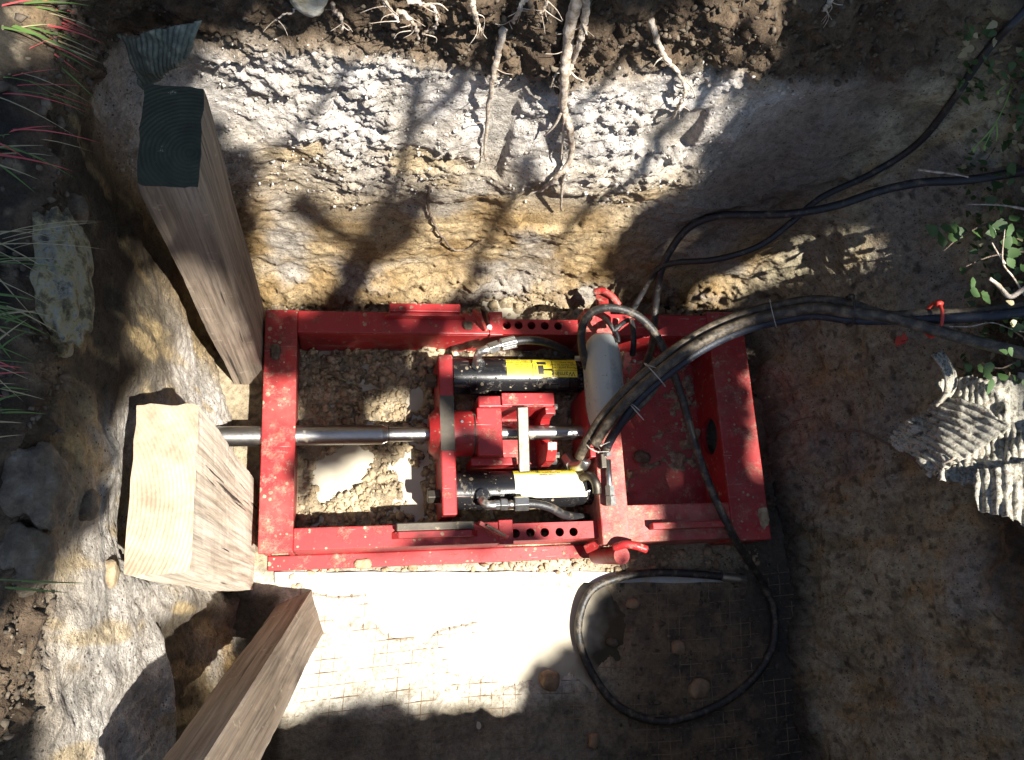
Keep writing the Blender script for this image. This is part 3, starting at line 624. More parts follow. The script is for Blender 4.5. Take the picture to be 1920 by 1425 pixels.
# steel pipe and elbows along the sunlit part of the beam
b = MB(); b.tube([W(1140, 862, .222), W(1142, 900, .222), W(1144, 940, .222)], .0085, 12); hp = part(b, 'hydraulic_pipe', 'zinc', tb, smooth=True)
for (x, y, r_) in ((1137, 848, .013), (1143, 920, .014), (1145, 940, .015)):
    b = MB(); b.cyl(W(x, y - 9, .222), W(x + 1, y + 9, .222), r_, 6); part(b, 'pipe_nut', 'zinc', tb)
b = MB(); b.obox(W(1131, 865, .215), (.009, 0, 0), (0, .02, 0), (0, 0, .012)); part(b, 'clamp_block', 'worn_steel', tb, bevel=.002)
# hydraulic cylinders
def hex_cyl(a, c_, r): m_ = MB(); m_.cyl(a, c_, r, 6); return m_
TXT = []
def label_on(cylp, yc, zc, R, x0, x1, a0, a1, rows, flipv):
    """yellow warning label wrapped on the barrel between angles a0..a1 (degrees from straight up, + towards the back)"""
    def pt(u, v, lift=0.0):
        a = math.radians(a0 + (a1 - a0) * v); r = R + .0012 + lift; return (x0 + (x1 - x0) * u, yc + r * math.sin(a), zc + r * math.cos(a))
    n, m_ = 16, 14; b = MB()
    b.add([pt(i / n, j / m_) for i in range(n + 1) for j in range(m_ + 1)], [(i * (m_ + 1) + j, (i + 1) * (m_ + 1) + j, (i + 1) * (m_ + 1) + j + 1, i * (m_ + 1) + j + 1) for i in range(n) for j in range(m_)])
    lab = part(b, 'label', rows.get('mat', 'yellow_label'), cylp, smooth=True)
    if rows.get('strip'):
        b = MB(); v0 = rows['strip']; b.add([pt(i / 8, v0 + (1 - v0) * j / 4, .0004) for i in range(9) for j in range(5)], [(i * 5 + j, (i + 1) * 5 + j, (i + 1) * 5 + j + 1, i * 5 + j + 1) for i in range(8) for j in range(4)]); part(b, 'label_band', 'yellow_label', cylp, smooth=True)  # yellow strip left clear of the painted glare
    ink = MB()
    def strip(u0, u1, v0, v1):
        k = 5; ink.add([pt(u0 + (u1 - u0) * i / k, v0 + (v1 - v0) * j / k, .0008) for i in range(k + 1) for j in range(k + 1)],
                       [(i * 6 + j, (i + 1) * 6 + j, (i + 1) * 6 + j + 1, i * 6 + j + 1) for i in range(k) for j in range(k)])
    for u0, u1, v0, v1 in rows['lines']: strip(u0, u1, v0, v1)
    for txt, u, v, size in rows['text']:
        cu = bpy.data.curves.new('t', 'FONT'); cu.body = txt; cu.size = 1.0; cu.align_x = 'CENTER'; cu.align_y = 'CENTER'; cu.resolution_u = 2
        to = bpy.data.objects.new('t', cu); COL.objects.link(to); dg = bpy.context.evaluated_depsgraph_get()
        me = bpy.data.meshes.new_from_object(to.evaluated_get(dg)); sg = -1 if flipv else 1
        arc = math.radians(abs(a1 - a0)) * R
        vs_ = [pt(u + sg * q.co.x * size / (x1 - x0), v + sg * q.co.y * size / arc * (1 if a1 > a0 else -1), .0009) for q in me.vertices]
        ink.add(vs_, [list(p.vertices) for p in me.polygons])
        bpy.data.objects.remove(to); bpy.data.curves.remove(cu); bpy.data.meshes.remove(me)
    part(ink, 'label_print', 'label_ink', cylp)
    return lab, pt
def cylinder(yc, x0, x1, R, zc, lab):
    b = MB(); N = 48; prof = [(x0, R * .93), (x0 + .004, R), (x1 - .05, R), (x1 - .046, R * .9), (x1, R * .9)]
    for i in range(len(prof) - 1): b.cyl((prof[i][0], yc, zc), (prof[i + 1][0], yc, zc), prof[i][1], N, prof[i + 1][1], caps=False)
    b.cyl((x0, yc, zc), (x0 + .001, yc, zc), R * .93, N)
    cy = part(b, 'cylinder', 'black_paint', smooth=True, autosm=35)
    return cy
YU, YL, ZC, RC = .659, .327, .115, .053
cu_ = cylinder(YU, .264, .655, RC, ZC, None)
rows = dict(lines=[(.0, 1, .985, 1.0), (.36, .372, .05, .95), (.40, .41, .18, .72), (.43, .56, .62, .80), (.44, .52, .14, .58), (.45, .64, .30, .40), (.645, .655, .02, .98), (.655, 1, .31, .325)],
            text=[('Warning', .80, .16, .020), ('Moving parts can', .83, .45, .0105), ('crush hands or feet', .82, .60, .0105), ('Stay away', .86, .74, .0105),
                  ('DO NOT exceed rated', .18, .86, .009), ('pressure of this cylinder', .18, .74, .008), ('Use only with', .22, .62, .008), ('proper guards', .24, .50, .008)])
label_on(cu_, YU, ZC, RC, .421, .628, -18, 48, rows, True)
cl_ = cylinder(YL, .258, .655, RC, ZC, None)
rows2 = dict(mat='yellow_label_glare', strip=.80, lines=[(.02, .34, .86, .87), (.335, .345, .86, .99), (.16, .17, .86, .99)],
             text=[('Warning', .25, .925, .014), ('Moving parts can', .48, .84, .010), ('crush hands', .47, .74, .010), ('DO NOT exceed', .86, .92, .010)])
label_on(cl_, YL, ZC, RC, .428, .632, -34, 64, rows2, True)
# crosshead with bolts
b = MB(); b.box(.222, .262, .252, .700, .03, .198); ch = part(b, 'crosshead', RP, bevel=.004)
b = MB(); b.box(.2225, .2615, .425, .580, .198, .2005); part(b, 'wear_strip', 'worn_steel', ch)
for yy in (.640, .312):
    part(hex_cyl((.188, yy, .135), (.222, yy, .135), .021), 'bolt', 'worn_steel', ch, bevel=.002)
YR, ZR = .487, .130
b = MB(); b.cyl((.196, YR, ZR), (.222, YR, ZR), .052, 32, .078); part(b, 'cone_washer', RP, ch, smooth=True, autosm=40)
b = MB(); b.cyl((.262, YR, ZR), (.335, YR, ZR), .064, 32); co_ = part(b, 'collar', RP, smooth=True, autosm=40)
b = MB(); b.cyl((.283, YR + .02, ZR + .058), (.283, YR + .02, ZR + .066), .004, 8); part(b, 'grease_nipple', 'zinc', co_)
b = MB(); b.cyl((.318, YR, ZR), (.322, YR, ZR), .0652, 32); part(b, 'collar_seam', 'worn_steel', co_, smooth=True, autosm=40)
# jaw box: two side walls, bottom, saddle, slotted end plate
b = MB(); b.box(.330, .545, .548, .580, .02, .196); jb = part(b, 'jaw_box', RP, bevel=.004)
b = MB(); b.box(.325, .395, .412, .548, .165, .192); part(b, 'saddle', RP, jb, bevel=.004)
b = MB(); b.box(.310, .440, .392, .414, .03, .150); part(b, 'side_wall', RP, jb, bevel=.003)
b = MB(); b.box(.395, .545, .55, .585, .196, .206); part(b, 'cover_strip', RP, jb, bevel=.002)
b = MB(); b.box(.330, .545, .40, .57, .02, .04); part(b, 'bottom_plate', RM, jb)
pl = []
for t in np.linspace(math.radians(-62), math.radians(62), 11): pl.append((.487 - .043 * math.sin(t), .13 + .0 + .043 * math.cos(t)))
b = MB(); x0, x1 = .520, .548
poly = [(.568, .03), (.568, .180), (.545, .196), (.527, .196)] + [(.487 + .040 * math.cos(t), .150 - .045 * math.sin(t)) for t in np.linspace(0, math.pi, 12)] + [(.447, .196), (.425, .190), (.400, .160), (.392, .03)]
b.prism(poly, x0, x1, M); fl_ = part(b, 'slotted_flange', RP, jb, bevel=.002)
for q in ((.555, .165), (.545, .135), (.418, .15), (.405, .115)):
    part(hex_cyl((.548, q[0], q[1]), (.562, q[0], q[1]), .009), 'bolt', 'zinc', fl_)
b = MB(); b.obox((.452, .455, .196), (.016, .001, 0), (-.002, .088, .022), (0, -.002, .006)); part(b, 'clamp_lever', 'worn_steel', jb, bevel=.003)
# fittings on the cylinders
def fitting(cy, base, pts, nuts, hose, hoserad=.012):
    b = MB(); b.cyl(base, Vector(base) + Vector((0, 0, .02)), .019, 20); boss = part(b, 'port_boss', 'black_paint', cy, smooth=True, autosm=40)
    b = MB(); b.tube(pts, .0125, 14); part(b, 'elbow', 'zinc', cy, smooth=True, autosm=50)
    for a, c_, r_ in nuts: part(hex_cyl(a, c_, r_), 'nut', 'zinc', cy, bevel=.001)
    b = MB(); b.tube(spline(hose, 6), hoserad, 14); part(b, 'hose_tail', 'hose_rubber', cy, smooth=True)
fitting(cu_, (.338, .677, .158), [W(893, 684, .168), W(896, 668, .195), W(899, 659, .210), W(910, 656, .214), W(921, 652, .215)],
        [(W(916, 654, .215), W(934, 648, .216), .018)], [W(962, 641, .214), W(985, 638, .210), W(1015, 640, .20), W(1045, 650, .17), W(1080, 668, .13)])
b = MB()
for k in range(16):
    a = 2 * math.pi * k / 16; p, q = W(940, 646.5, .216), W(965, 640.5, .215); d = (q - p).normalized(); u = d.orthogonal().normalized(); w = d.cross(u)
    off = (u * math.cos(a) + w * math.sin(a)) * .0155; b.tube([p + off, q + off], .0026, 6)
b.cyl(W(939, 647, .216), W(966, 640.2, .215), .0158, 20); part(b, 'ferrule', 'zinc', cu_, smooth=True, autosm=40)
b = MB(); b.cyl(W(931, 649, .216), W(942, 646, .216), .010, 14); part(b, 'stem', 'zinc', cu_, smooth=True)
fitting(cl_, (.336, .305, .158), [W(903, 936, .170), W(908, 943, .192), W(914, 947, .198), W(924, 947, .198), W(936, 946, .198)],
        [(W(928, 947, .198), W(938, 946, .198), .014), (W(938, 946, .2), W(951, 946, .2), .017), (W(964, 945, .2), W(990, 944, .2), .021)],
        [W(988, 944, .2), W(1012, 946, .198), W(1035, 953, .19), W(1055, 964, .17), W(1078, 969, .13), W(1100, 970, .10)])
b = MB(); b.cyl(W(950, 946, .2), W(966, 945, .2), .011, 14); part(b, 'stem', 'zinc', cl_, smooth=True)
# big elbow between jaw box and beam feeding the hose bundle
b = MB(); b.tube(spline([W(1066, 868, .12), W(1078, 872, .15), W(1092, 872, .185), W(1098, 862, .20)], 5), .017, 14); part(b, 'elbow', 'zinc', tb, smooth=True)
part(hex_cyl(W(1062, 858, .11), W(1072, 872, .14), .018), 'nut', 'zinc', tb, bevel=.001)
b = MB(); b.tube(spline([W(1080, 905, .13), W(1104, 892, .19), W(1117, 905, .21), W(1120, 925, .2)], 5), .013, 12); part(b, 'return_elbow', 'worn_steel', tb, smooth=True)
# locking pins with handles
b = MB(); p = Vector((.672, .140, .07)); q = W(1166, 1042, .215); b.cyl(p, q, .024, 24); lp = part(b, 'locking_pin', RM, smooth=True, autosm=40)
b = MB(); b.tube(spline([W(1152, 1027, .215), W(1170, 1021, .235), W(1190, 1023, .24), W(1212, 1030, .235)], 5), .011, 10); part(b, 'pin_handle', RP, lp, smooth=True)
part(rot_bar(W(1098, 1030, .12), W(1135, 1014, .165), .024, .014), 'pin_keeper', RM, lp, bevel=.003)
b = MB(); b.cyl(W(1132, 592, .13), W(1130, 556, .20), .020, 20); up = part(b, 'locking_pin', RM, smooth=True, autosm=40)
b = MB(); b.tube(spline([W(1115, 548, .2), W(1130, 545, .215), W(1148, 556, .22), W(1160, 572, .21)], 5), .010, 10); part(b, 'pin_handle', RM, up, smooth=True)

# ------------------------------------------------------------------ rod string, strip, mesh
b = MB(); b.cyl((-.46, YR, ZR), (.068, YR, ZR), .0275, 28); b.cyl((.068, YR, ZR), (.082, YR, ZR), .0275, 28, .021, caps=False); b.cyl((.082, YR, ZR), (.68, YR, ZR), .0205, 28)
rod = setp(b.build('steel_rod', 'steel_rod', None, True, autosm=40), 'long grey steel pulling rod running through the red machine', 'rod')
b = MB(); b.cyl((.084, YR, ZR), (.087, YR, ZR), .0212, 28); b.build('joint_ring', 'worn_steel', rod, True, autosm=40)
b = MB(); a0, a1 = W(515, 1073, .02), W(1380, 1072, .02); c0, c1 = W(515, 1094, .02), W(1380, 1092, .02)
n = 60; vs_ = []
for i in range(n + 1):
    t = i / n; w = .0015 * math.sin(i * .7)
    for p, q, z in ((a0, a1, .012), (c0, c1, .012), (c0, c1, .002), (a0, a1, .002)): v = p.lerp(q, t); vs_.append((v.x, v.y + w, z + .005 + .0015 * math.sin(i * .43 + 2)))
b.add(vs_, [(i * 4 + k, (i + 1) * 4 + k, (i + 1) * 4 + (k + 1) % 4, i * 4 + (k + 1) % 4) for i in range(n) for k in range(4)] + [(0, 1, 2, 3), (n * 4 + 3, n * 4 + 2, n * 4 + 1, n * 4)])
setp(b.build('metal_strip', 'galvanised'), 'long pale flat metal strip lying on the mud along the machine', 'strip')
b = MB(); sp = .0335
def mz(x, y):
    i = min(max(int((x + .62) / .0045), 0), len(fx) - 1); j = min(max(int((y + .75) / .0045), 0), len(fy) - 1)
    if F[i * len(fy) + j, 2] < .0005: return -.004
    return F[i * len(fy) + j, 2] + .0012 * math.sin(x * 31 + y * 14) + .0010 * math.sin(x * 53 - y * 47) - .0012
def tw_(x, y): return (x + .012 * math.sin(y * 6 + 1) + .006 * math.sin(x * 9), y + .010 * math.sin(x * 5))
for i in range(44):
    x = -.16 + i * sp; pts = []
    for j in range(90): y = -.60 + .70 * j / 89; X_, Y_ = tw_(x + .03 * y, y); pts.append((X_, Y_, mz(X_, Y_)))
    b.tube(pts, .0013, 4)
for j in range(21):
    y = -.60 + j * sp; pts = []
    for i in range(180): x = -.18 + 1.5 * i / 179; X_, Y_ = tw_(x + .03 * y, y); pts.append((X_, Y_, mz(X_, Y_) + .0006))
    b.tube(pts, .0013, 4)
setp(b.build('wire_mesh', 'rusty_wire', None, True), 'rusty square wire mesh lying on the muddy floor below the machine', 'mesh')

# ------------------------------------------------------------------ hoses
def hose(label, pts, rad, mat='hose_rubber', per=10, n=14, name='hydraulic_hose'):
    b = MB(); q = [clear(p, rad) for p in spline(pts, per)]
    for _ in range(3): q = [q[0]] + [(q[i - 1] + q[i] * 2 + q[i + 1]) / 4 for i in range(1, len(q) - 1)] + [q[-1]]
    b.tube(q, rad, n); return setp(b.build(name, mat, None, True), label, 'hose', 'hydraulic hoses')
main = [(1097, 862, .21), (1112, 832, .27), (1140, 788, .32), (1185, 738, .37), (1240, 690, .41), (1310, 640, .45), (1390, 603, .50), (1470, 583, .56), (1530, 575, .61), (1595, 583, .66)]
def off(pts, d, dz=0):
    out = []
    for i, (x, y, z) in enumerate(pts):
        x0, y0, _ = pts[max(i - 1, 0)]; x1, y1, _ = pts[min(i + 1, len(pts) - 1)]; l = math.hypot(x1 - x0, y1 - y0)
        out.append(W(x - (y1 - y0) / l * d, y + (x1 - x0) / l * d, z + dz))
    return out
tailA = [W(1660, 592, .70), W(1720, 590, .73), W(1800, 588, .76), W(1880, 578, .80), W(1960, 566, .84), W(2100, 540, .95)]
tailA2 = [W(1660, 600, .70), W(1720, 600, .73), W(1800, 596, .77), W(1880, 590, .82), W(1960, 578, .86), W(2100, 556, .96)]
tailB = [W(1650, 592, .71), W(1710, 606, .74), W(1790, 630, .77), W(1860, 648, .80), W(1940, 668, .83), W(2080, 700, .93)]
hose('muddy hose on the upper edge of the thick hose bundle', off(main, -12) + tailA, .0135, 'hose_muddy')
hose('muddy hose along the middle of the thick hose bundle, dividing off below the cable tie', off(main[1:], 3, .02) + tailB, .014, 'hose_muddy')
hose('black hose under the thick hose bundle', [W(1137, 842, .235), W(1150, 815, .29)] + off(main[3:], 16) + tailA2, .0125, 'hose_blue_black')
hose('short brown hose end tied under the hose bundle', [W(1135, 845, .24), W(1160, 800, .30), W(1195, 765, .34), W(1222, 735, .37), W(1240, 706, .39), W(1275, 672, .42), W(1330, 640, .45)], .0105, 'hose_muddy')
hose('black hose arching up the back wall to the right rim', [W(1200, 702, .34), W(1215, 672, .30), W(1224, 640, .24), W(1228, 590, .22), W(1233, 540, .28), W(1247, 488, .36), W(1287, 430, .45), W(1345, 405, .52), W(1420, 403, .58), W(1490, 400, .64),
      W(1570, 385, .70), W(1650, 358, .76), W(1730, 342, .82), W(1810, 338, .87), W(1920, 322, .92), W(2060, 300, 1.0)], .0105)
hose('thin black hose crossing behind and climbing to the upper right corner', [W(1183, 588, .20), W(1205, 548, .25), W(1232, 505, .33), W(1270, 492, .38), W(1340, 487, .45), W(1420, 463, .52), W(1480, 420, .58), W(1540, 370, .65), W(1630, 328, .72),
      W(1720, 270, .80), W(1785, 190, .88), W(1850, 95, .96), W(1930, 15, 1.05), W(2050, -80, 1.15)], .0085)
coil = hose('long black hose arching over the grey cover and coiling in the muddy water', [W(1101, 690, .22), W(1091, 650, .26), W(1092, 612, .30), W(1112, 584, .33), W(1150, 577, .35), W(1195, 592, .35), W(1228, 625, .34), W(1255, 680, .32), W(1280, 750, .28), W(1302, 830, .24),
      W(1330, 910, .215), W(1362, 980, .205), W(1392, 1035, .14), W(1428, 1090, .045), W(1452, 1150, .024), W(1448, 1215, .022), W(1405, 1280, .022), W(1330, 1330, .022), W(1240, 1353, .022), W(1160, 1325, .022), W(1110, 1262, .022),
      W(1086, 1200, .022), W(1088, 1150, .024), W(1108, 1108, .030), W(1150, 1086, .036), W(1220, 1074, .036), W(1300, 1076, .034), W(1370, 1083, .03)], .0115, 'hose_dusty')
b = MB(); b.cyl(W(1352, 1081, .036), W(1384, 1085, .032), .0145, 20); b.build('ferrule', 'zinc', coil, True, autosm=40)
b = MB(); b.cyl(W(1384, 1085, .032), W(1398, 1087, .030), .0125, 6); b.build('nut', 'zinc', coil)
def tie(label, p, d, r, mat, wid=.004, name='cable_tie', tail=None):
    d = Vector(d).normalized(); u = d.orthogonal().normalized(); w = d.cross(u); b = MB(); n = 22
    pts = [Vector(p) + u * math.cos(t) * r[0] + w * math.sin(t) * r[1] for t in np.linspace(0, 2 * math.pi, n)]
    b.tube(pts, wid * .6, 6); b.obox(pts[0], u * wid, w * wid, d * wid)
    if tail: b.tube(spline([pts[0], pts[0] + Vector(tail) * .5 + Vector((0, 0, .004)), pts[0] + Vector(tail)], 4), wid * .5, 6)
    return setp(b.build(name, mat, None, True), label, 'tie', 'ties round the hose bundle')
def tdir(i): return W(*main[i + 1]) - W(*main[i])
tie('black cable tie where the hose bundle divides', W(1592, 583, .66), (1, 0, .2), (.038, .036), 'hose_rubber', .006)
tie('red tie round the hoses near the right rim', W(1750, 600, .74), (1, -.05, .1), (.042, .036), 'red_plastic', .007)
tie('thin tie round the hose bundle above the pit corner', W(1450, 588, .55), tdir(6), (.038, .036), 'tie_wire', .002)
tie('loose wire tie with curled end where the bundle fans out over the red plate', W(1228, 703, .40), tdir(3), (.042, .038), 'tie_wire', .0028, 'wire_tie', (.05, -.02, 0))
tie('twisted wire tie on the brown hose end below', W(1190, 768, .345), tdir(3), (.038, .03), 'tie_wire', .003, 'wire_tie', (.03, -.03, .01))
tie('wire tie round the lowest part of the hose bundle', W(1117, 826, .28), tdir(1), (.022, .022), 'tie_wire', .0026, 'wire_tie', (.025, .01, 0))
tie('second wire tie just below it on the bundle', W(1112, 838, .262), tdir(1), (.022, .022), 'tie_wire', .0024, 'wire_tie', (.03, 0, 0))

# ------------------------------------------------------------------ roots on the back wall
def wallpt(px, py, lift=.03):
    # pit wall point seen at this pixel, lifted a little into the pit
    return S(px, py, lift * .5 + .004)
def root(label, pts, r0, r1, lift=.03, mat='root_bark', twigs=()):
    P3 = [wallpt(x, y, lift) for x, y in pts]; sp_ = spline(P3, 8); rnd = random.Random(len(label) * 7 + int(pts[0][0]))
    for p in sp_: p += Vector((rnd.uniform(-1, 1), rnd.uniform(-1, 1), rnd.uniform(-1, 1))) * .0022
    b = MB(); b.tube(sp_, [r0 + (r1 - r0) * i / (len(sp_) - 1) + rnd.uniform(-.0006, .0006) for i in range(len(sp_))], 8)
    o = setp(b.build('tree_root', mat, None, True), label, 'root', 'roots hanging on the back wall')
    for k in range(5 if r0 > .003 else 2):
        f = sp_[rnd.randrange(len(sp_) // 6, len(sp_))]; d = Vector((rnd.uniform(-1, 1), rnd.uniform(-.3, .05), rnd.uniform(-1, .1))).normalized() * rnd.uniform(.015, .05)
        t3 = spline([f, f + d * .5 + Vector((rnd.gauss(0, .005), 0, rnd.gauss(0, .005))), f + d], 4); b = MB(); b.tube(t3, [.0011 * (1 - .6 * i / len(t3)) for i in range(len(t3))], 5); b.build('rootlet', mat, o, True)
    for tpts, tr in twigs:
        t3 = spline([wallpt(x, y, lift + .004) for x, y in tpts], 6); b = MB()
        b.tube(t3, [tr * (1 - .6 * i / len(t3)) for i in range(len(t3))], 6); b.build('rootlet', mat, o, True)
    return o
root('thickest pale root hanging down the middle of the back wall', [(1090, -30), (1072, 40), (1062, 100), (1058, 150), (1056, 205), (1070, 245), (1068, 300), (1040, 335), (1012, 357)], .012, .005, .06,
     twigs=[([(1060, 120), (1042, 140), (1032, 165)], .003), ([(1066, 130), (1080, 145), (1095, 152)], .0025), ([(1055, 205), (1040, 235), (1020, 255)], .004), ([(1062, 320), (1054, 345), (1052, 395)], .005), ([(1058, 215), (1055, 260), (1052, 300)], .0035)])
root('pale twin root lying close beside the thickest one', [(1098, -30), (1096, 40), (1090, 70), (1076, 110), (1066, 140)], .008, .004, .07, twigs=[([(1093, 45), (1098, 58), (1101, 66)], .002)])
root('straight pale root stub left of the thickest root', [(945, 50), (934, 100), (922, 160), (912, 230), (910, 300)], .008, .003, .05)
root('curved pale root on the right of the back wall', [(1222, 40), (1234, 80), (1250, 112), (1275, 140), (1284, 170), (1275, 195), (1260, 224)], .006, .003, .05, twigs=[([(1280, 145), (1298, 165), (1305, 185)], .0022), ([(1245, 105), (1232, 115), (1225, 125)], .002)])
root('white forked root at the top of the wall left of centre', [(715, -15), (722, 5), (736, 22), (748, 40)], .004, .0025, .06, twigs=[([(722, 5), (732, 20), (742, 25)], .002)])
root('white bent root pointing down below the topsoil', [(745, 20), (765, 32), (778, 48), (785, 72)], .005, .0025, .06)
root('branching white root along the top edge', [(765, 2), (795, 8), (815, 12), (818, 35), (815, 52), (792, 64)], .004, .002, .06, twigs=[([(805, 8), (825, 8), (840, 20)], .002), ([(812, 50), (822, 46)], .0015)])
root('white zigzag root right of the branching one', [(884, -10), (888, 20), (893, 40), (905, 62)], .0055, .003, .06, twigs=[([(893, 40), (900, 58)], .002)])
root('small curled root under the topsoil on the left', [(624, 5), (628, 20), (640, 32), (643, 54)], .004, .0025, .06, twigs=[([(628, 20), (622, 30)], .0015)])
root('thin white root at the very top near the middle', [(1022, -8), (1023, 10), (1012, 28)], .0035, .002, .06)
root('slanting white root at the top just left of it', [(990, -10), (975, 18), (962, 42)], .005, .003, .06)
root('thin straw-like root at the far upper left of the wall', [(560, 18), (535, 26), (515, 38)], .002, .0012, .05)
root('dark thin root dangling in a loop low on the back wall', [(806, 345), (802, 380), (812, 415), (830, 445), (852, 468), (880, 466), (905, 448)], .004, .0018, .03, 'dark_root')
root('pale slanting root in the shade at the upper right', [(1562, -5), (1550, 10), (1545, 18)], .005, .003, .03)

# ------------------------------------------------------------------ rocks
def rock(label, centre, size, mat, seed, name='rock', rz=0.0, flat=1.0, group=None, cat='rock', res=3):
    bm = bmesh.new(); bmesh.ops.create_icosphere(bm, subdivisions=res, radius=1.0)
    v = np.array([q.co[:] for q in bm.verts]); n = fbm(v + seed * 3.7, 1.4, 3, seed) * .36 + fbm(v + seed, 5, 4, seed + 5) * .10
    q = 1 / np.maximum(np.abs(v).max(1), 1e-6); v = v * (1 + .35 * (q - 1))[:, None] * (1 + n)[:, None]
    v *= np.array(size); v[:, 2] *= flat
    cr, sr = math.cos(rz), math.sin(rz); v[:, :2] = v[:, :2] @ np.array([[cr, sr], [-sr, cr]])
    b = MB(); b.add((v + np.array(centre)).tolist(), [[k.index for k in f.verts] for f in bm.faces]); bm.free()
    return setp(b.build(name, mat, None, True), label, cat, group)
rock('large pale lichen-patched rock jutting from the left rim', S(118, 510), (.030, .095, .06), 'lichen_rock', 3, rz=.12, res=5)
rock('smaller pale rock just below the lichen-patched one on the left rim', S(100, 615), (.025, .04, .04), 'lichen_rock', 6, res=4)
rock('small bluish grey stone above the lichen-patched rock', S(140, 392), (.02, .022, .02), 'dark_rock', 9)
rock('smooth brown shaded boulder face in the left wall', S(75, 915), (.035, .06, .05), 'dark_rock', 12, res=4)
rock('rounded dark boulder at the lower left rim', S(50, 1045), (.035, .045, .045), 'dark_rock', 15, res=4)
rock('broken grey stone set in the left wall beside the pale timber', S(165, 945), (.016, .024, .024), 'dark_rock', 18)
rock('pale stone cut off by the top edge of the picture', wallpt(580, -12, .02), (.032, .03, .022), 'pale_rock', 21)
rock('whitish stone with an ochre stain beside the foot of the pale timber', S(205, 1075), (.014, .024, .022), 'crumb', 24)
rock('brown angular stone lying in the puddle left of the coiled hose', W(1030, 1275, .012), (.026, .026, .018), 'brown_stone', 30, 'stone', cat='stone')
rock('rust-brown stone inside the hose coil near its right edge', W(1310, 1290, .012), (.03, .028, .018), 'brown_stone', 33, 'stone', cat='stone')
rock('flat brown stone inside the hose coil near the metal strip', W(1185, 1132, .012), (.02, .014, .012), 'brown_stone', 36, 'stone', cat='stone')
rock('upright brown stone below the hose coil', W(1112, 1388, .014), (.014, .02, .014), 'brown_stone', 39, 'stone', cat='stone')
rock('dark stone in the middle of the hose coil', W(1147, 1205, .008), (.016, .012, .01), 'dark_rock', 42, 'stone', cat='stone')
rock('round tan stone against the lower rail of the machine', W(680, 1057, .015), (.024, .014, .014), 'crumb', 45, 'stone', cat='stone')
rock('brown clod in the floor mud at the coil centre', W(1270, 1215, .01), (.02, .02, .013), 'brown_stone', 48, 'stone', cat='stone')
rock('dark clod of earth stuck on the red base plate', W(1203, 857, .02), (.026, .018, .014), 'dark_rock', 51, 'mud_clod', cat='clod')
rock('lump of mud on the upper end of the red crossbar', W(516, 660, .176), (.014, .02, .007), 'dark_rock', 53, 'mud_clod', cat='clod')
rock('lump of mud beside the lug on the upper rail', W(877, 610, .176), (.014, .014, .008), 'dark_rock', 55, 'mud_clod', cat='clod')
rock('pale crumbly clod on the right corner of the end flange', W(1432, 970, .178), (.014, .03, .008), 'crumb', 57, 'mud_clod', cat='clod')

# loose crumbs, far too many to count
def crumbs(label, spots, mat, name):
    bm = bmesh.new(); bmesh.ops.create_icosphere(bm, subdivisions=1, radius=1.0); iv = np.array([q.co[:] for q in bm.verts]); fi = np.array([[k.index for k in f.verts] for f in bm.faces]); bm.free()
    V = []; Fs = []; k = 0
    for x, y, z, r in spots:
        q = iv * (r * (1 + RNG.uniform(-.45, .45, (len(iv), 1)))) * RNG.uniform(.5, 1.3, 3); V.append(q + np.array([x, y, z])); Fs.append(fi + k); k += len(iv)
    V = np.concatenate(V); Fs = np.concatenate(Fs); me = bpy.data.meshes.new(name); me.from_pydata(V.tolist(), [], Fs.tolist()); me.materials.append(MATS[mat]); me.polygons.foreach_set('use_smooth', [True] * len(Fs))
    o = bpy.data.objects.new(name, me); COL.objects.link(o); return setp(o, label, None, None, 'stuff')
def fz(x, y):
    i = int((x + .62) / .0045); j = int((y + .75) / .0045); return F[min(max(i, 0), len(fx) - 1) * len(fy) + min(max(j, 0), len(fy) - 1), 2]
sp1 = []
while len(sp1) < 4200:
    k = random.random()
    if k < .45: x, y = random.uniform(-.16, .25), random.uniform(.24, .77)
    elif k < .62: x, y = random.uniform(.26, .66), random.uniform(.24, .77)
    elif k < .8: x, y = random.uniform(-.25, 1.25), random.gauss(.89, .03)
    elif k < .9: x, y = random.uniform(-.2, 1.2), random.uniform(.09, .16)
    else: x, y = random.uniform(-.12, .25), random.uniform(.5, .77)
    z = fz(x, y)
    if z < .001: continue
    sp1.append((x, y, z + .001, .0022 + .011 * random.random() ** 3.0))
crumbs('loose sandy clay crumbs on the pit floor', sp1, 'crumb', 'soil_crumbs')
sp2 = []
Pidx = np.where((np.clip(soilz, 0, 1) > .5) & ((P[:, 1] > .3) | (P[:, 0] < -.3)))[0]
for i in RNG.choice(Pidx, 3600): sp2.append((*(P[i] + RNG.normal(0, .004, 3)), .0016 + .0065 * random.random() ** 3))
for _ in range(500):
    x, y = random.uniform(.72, 1.3), random.uniform(-.5, .12); z = fz(x, y)
    if z > .001: sp2.append((x, y, z, .002 + .008 * random.random() ** 3))
gi = np.where((rr < .35) & (rr > 0))[0]
for i in RNG.choice(gi, 2600): sp2.append((*Gf[i], .0016 + .008 * random.random() ** 3.5))
simple('topsoil_crumb', [(0.3, (0.03, 0.024, 0.017)), (0.5, (0.08, 0.062, 0.044)), (0.74, (0.19, 0.155, 0.11))], 22, 0.95, 0.6, 0.006)
crumbs('loose dark topsoil crumbs on the rim and upper wall', sp2, 'topsoil_crumb', 'topsoil_crumbs')
sp3 = []
Pidx = np.where((white > .4) & (tooth < .2))[0]
for i in RNG.choice(Pidx, 1600): sp3.append((*(P[i] + RNG.normal(0, .002, 3)), .0012 + .0045 * random.random() ** 3.0))
simple('clay_crumb', [(0.3, (0.34, 0.29, 0.23)), (0.5, (0.50, 0.46, 0.41)), (0.7, (0.58, 0.55, 0.52))], 30, 0.95, 0.6, 0.006)
